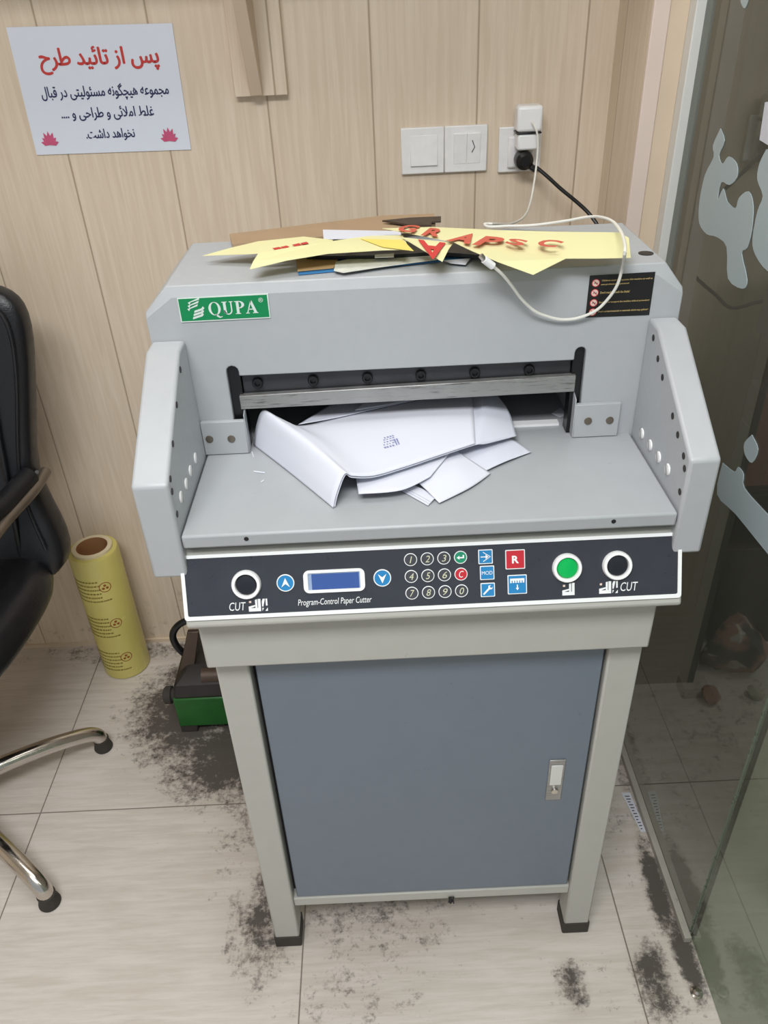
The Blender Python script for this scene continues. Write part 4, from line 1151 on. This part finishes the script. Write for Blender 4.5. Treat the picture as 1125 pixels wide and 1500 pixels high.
# ------------------------------------------------------------------ green machine on the floor behind the cutter
gd = thing('electrical_machine', (-0.43, -0.24, 0.0), 'grimy green and black electrical machine on the floor behind the cutter stand', 'machine')
g = MB()
g.box(-0.527, -0.30, -0.338, -0.14, 0.022, 0.118, 'device_green')
g.build('base', gd, bevel=0.004)
for fx in (-0.515, -0.33):
    for fy in (-0.332, -0.175):
        MB().box(fx - 0.012, fx + 0.03, fy - 0.004, fy + 0.03, 0.0, 0.024, 'rubber').build('foot', gd, bevel=0.003)
g = MB()
g.loft([rect(-0.412, -0.24, 0.113, 0.098, 0.118), rect(-0.412, -0.235, 0.110, 0.090, 0.150), rect(-0.405, -0.22, 0.085, 0.060, 0.175)], 'device_black')
g.build('housing', gd, bevel=0.006)
MB().lathe((-0.527, -0.302, 0.098), [(0.016, 0), (0.016, 0.010), (0.022, 0.012), (0.022, 0.026), (0.018, 0.030), (0.008, 0.030)], 'rubber', axis=(-1, 0, 0), seg=22).build('knob', gd)
MB().prism([(-0.515, -0.285, 0.15), (-0.480, -0.285, 0.15), (-0.452, -0.262, 0.262), (-0.480, -0.262, 0.262)], (0, 0.012, 0), 'rust').build('handle_bar', gd, bevel=0.002)
MB().lathe((-0.455, -0.30, 0.155), [(0.02, 0), (0.02, 0.05), (0.012, 0.056)], 'rust', axis=(1, 0, 0), seg=20).build('roller', gd)
MB().tube([(-0.495, -0.25, 0.17), (-0.517, -0.25, 0.21), (-0.520, -0.245, 0.245), (-0.497, -0.24, 0.272), (-0.46, -0.235, 0.278), (-0.42, -0.23, 0.25), (-0.40, -0.22, 0.17)], 0.0085, 'black', 12, sub=5).build('hose', gd)

# ------------------------------------------------------------------ office chair
ch = thing('office_chair', (-0.98, -0.565, 0.0), 'black leather office chair with chrome star base, left of the cutter', 'chair')
CX, CYY = -0.98, -0.565
def slab_grid(name, fn, nu, nv, m, parent, **kw):
    mb = MB()
    vs = [fn(i / nu, j / nv) for i in range(nu + 1) for j in range(nv + 1)]
    mb.add(vs, [(i * (nv + 1) + j, (i + 1) * (nv + 1) + j, (i + 1) * (nv + 1) + j + 1, i * (nv + 1) + j + 1) for i in range(nu) for j in range(nv)], m)
    return mb.build(name, parent, **kw)
def sup(a, n):
    c, s_ = math.cos(a), math.sin(a)
    return (math.copysign(abs(c) ** n, c), math.copysign(abs(s_) ** n, s_))
# back: superellipse cross-sections stacked upward
rings = []
N = 40
for z, hw, yc, hd in ((0.470, 0.262, -0.275, 0.052), (0.500, 0.290, -0.272, 0.060), (0.560, 0.294, -0.262, 0.058), (0.630, 0.272, -0.246, 0.052), (0.700, 0.256, -0.230, 0.048), (0.780, 0.272, -0.214, 0.048), (0.860, 0.290, -0.203, 0.048), (0.940, 0.308, -0.194, 0.046), (1.000, 0.318, -0.188, 0.044), (1.040, 0.316, -0.186, 0.040), (1.065, 0.300, -0.184, 0.034), (1.080, 0.270, -0.183, 0.024), (1.086, 0.23, -0.183, 0.012)):
    r = []
    for k in range(N):
        c, s_ = sup(2 * math.pi * k / N, 0.45)
        r.append((CX + hw * c, yc + hd * s_, z))
    rings.append(r)
bk = MB().loft(rings, 'leather').build('backrest', ch, angle=60, subd=1)
for sx in (-1, 1):
    MB().tube([(CX + sx * 0.205, -0.320, 0.50), (CX + sx * 0.215, -0.297, 0.64), (CX + sx * 0.222, -0.262, 0.80), (CX + sx * 0.240, -0.240, 0.98), (CX + sx * 0.225, -0.226, 1.055)], 0.006, 'leather', 8, sub=5).build('piping', bk)
    MB().tube([(CX + sx * 0.268, -0.318, 0.56), (CX + sx * 0.238, -0.268, 0.70), (CX + sx * 0.285, -0.240, 0.92), (CX + sx * 0.292, -0.226, 1.02), (CX + sx * 0.26, -0.216, 1.068)], 0.004, 'leather', 8, sub=5).build('piping', bk)
rings = []
for z, k_in in ((0.443, 0.80), (0.452, 0.93), (0.470, 0.99), (0.495, 1.0), (0.520, 0.98), (0.540, 0.92), (0.548, 0.80)):
    r = []
    for k in range(N):
        c, s_ = sup(2 * math.pi * k / N, 0.70)
        y = -0.47 + 0.27 * k_in * s_
        r.append((CX + (0.272 + 0.026 * s_) * k_in * c, y, z + (0.0 if s_ > 0 else -0.015 * abs(s_) ** 3)))
    rings.append(r)
MB().loft(rings, 'leather').build('seat', ch, angle=60, subd=1)
for sx in (-1, 1):
    ar = MB()
    ar.tube([(CX + sx * 0.275, -0.225, 0.698), (CX + sx * 0.268, -0.29, 0.690), (CX + sx * 0.245, -0.38, 0.680), (CX + sx * 0.235, -0.50, 0.676), (CX + sx * 0.225, -0.60, 0.65), (CX + sx * 0.205, -0.645, 0.58), (CX + sx * 0.19, -0.61, 0.52)], 0.0115, 'arm_metal', 12, sub=6)
    ar.lathe((CX + sx * 0.262, -0.2355, 0.697), [(0.0045, 0), (0.0045, 0.0133)], 'black', axis=(sx * 0.2, -0.6, 0.75), seg=12)
    a_ = ar.build('armrest', ch)
    MB().tube([(CX + sx * 0.258, -0.265, 0.712), (CX + sx * 0.236, -0.35, 0.702), (CX + sx * 0.215, -0.44, 0.698), (CX + sx * 0.215, -0.56, 0.69)], 0.021, 'leather', 14, sub=5).build('arm_pad', a_)
MB().lathe((CX, CYY, 0.075), [(0.045, 0), (0.045, 0.06), (0.028, 0.07), (0.028, 0.22), (0.019, 0.23), (0.019, 0.345)], 'chrome').build('gas_column', ch)
MB().box(CX - 0.12, CX + 0.12, CYY - 0.09, CYY + 0.11, 0.405, 0.446, 'black').build('tilt_mechanism', ch, bevel=0.006)
for k in range(5):
    a = math.radians(35.5 + 72 * k)
    d = Vector((math.cos(a), math.sin(a), 0))
    c0 = Vector((CX, CYY, 0))
    R_ = 0.332
    lg_ = MB().tube([c0 + d * 0.03 + Vector((0, 0, 0.105)), c0 + d * 0.12 + Vector((0, 0, 0.104)), c0 + d * 0.22 + Vector((0, 0, 0.090)), c0 + d * 0.295 + Vector((0, 0, 0.070)), c0 + d * 0.325 + Vector((0, 0, 0.052)), c0 + d * (R_) + Vector((0, 0, 0.030))], 0.020, 'chrome', 16, taper=0.0165, sub=6).build('leg', ch)
    MB().lathe(c0 + d * R_, [(0.020, 0.0), (0.022, 0.005), (0.0205, 0.012), (0.0175, 0.022), (0.0185, 0.034)], 'rubber', seg=22).build('glide', lg_)

# ------------------------------------------------------------------ small things on the floor
rs = MB()
q = [(0.4991,-0.5684,0.0008), (0.5186,-0.5695,0.0008), (0.5241,-0.6668,0.0008), (0.5136,-0.6678,0.0008)]
rs.prism(q, (0, 0, 0.0006), 'paper')
rso = tag(rs.build('receipt_slip'), 'narrow white printed slip on the floor beside the glass track', 'paper')
RQ = quadP([q[3], q[2], q[1], q[0]])
rp = MB()
for k in range(12):
    v = 0.06 + 0.075 * k
    rp.add([RQ(0.2, v, 0.0009), RQ(0.75 - 0.2 * (k % 3 == 0), v, 0.0009), RQ(0.75 - 0.2 * (k % 3 == 0), v + 0.025, 0.0009), RQ(0.2, v + 0.025, 0.0009)], [(0, 1, 2, 3)], 'key_grey')
rp.build('printed_lines', rso)
q = [(0.5167,-0.9891,0.0000)][0]
tag(MB().lathe(q, [(0.011, 0), (0.011, 0.003), (0.0075, 0.004), (0.0075, 0.010), (0.004, 0.013)], 'chrome', seg=20).build('floor_bolt'), 'small chrome bolt head on the floor at the foot of glass door', 'bolt')

for k, (q, l) in enumerate((([(-0.1706,-0.7563,0.9866), (-0.1555,-0.7612,0.9866), (-0.1552,-0.7639,0.9866), (-0.1703,-0.7590,0.9866)], 'short white paper sliver on the platform left of the bent sheet'), ([(-0.1585,-0.7851,0.9866), (-0.1554,-0.7803,0.9866), (-0.1543,-0.7821,0.9866), (-0.1574,-0.7869,0.9866)], 'tiniest white paper fleck on the platform, below the short sliver'), ([(-0.1797,-0.7038,0.9866), (-0.1756,-0.7194,0.9866), (-0.1745,-0.7195,0.9866), (-0.1787,-0.7029,0.9866)], 'thin white paper sliver between the left corner plate and the bent sheet'))):
    tag(MB().prism(q, (0, 0, 0.0005), 'paper').build('paper_sliver'), l, 'paper')
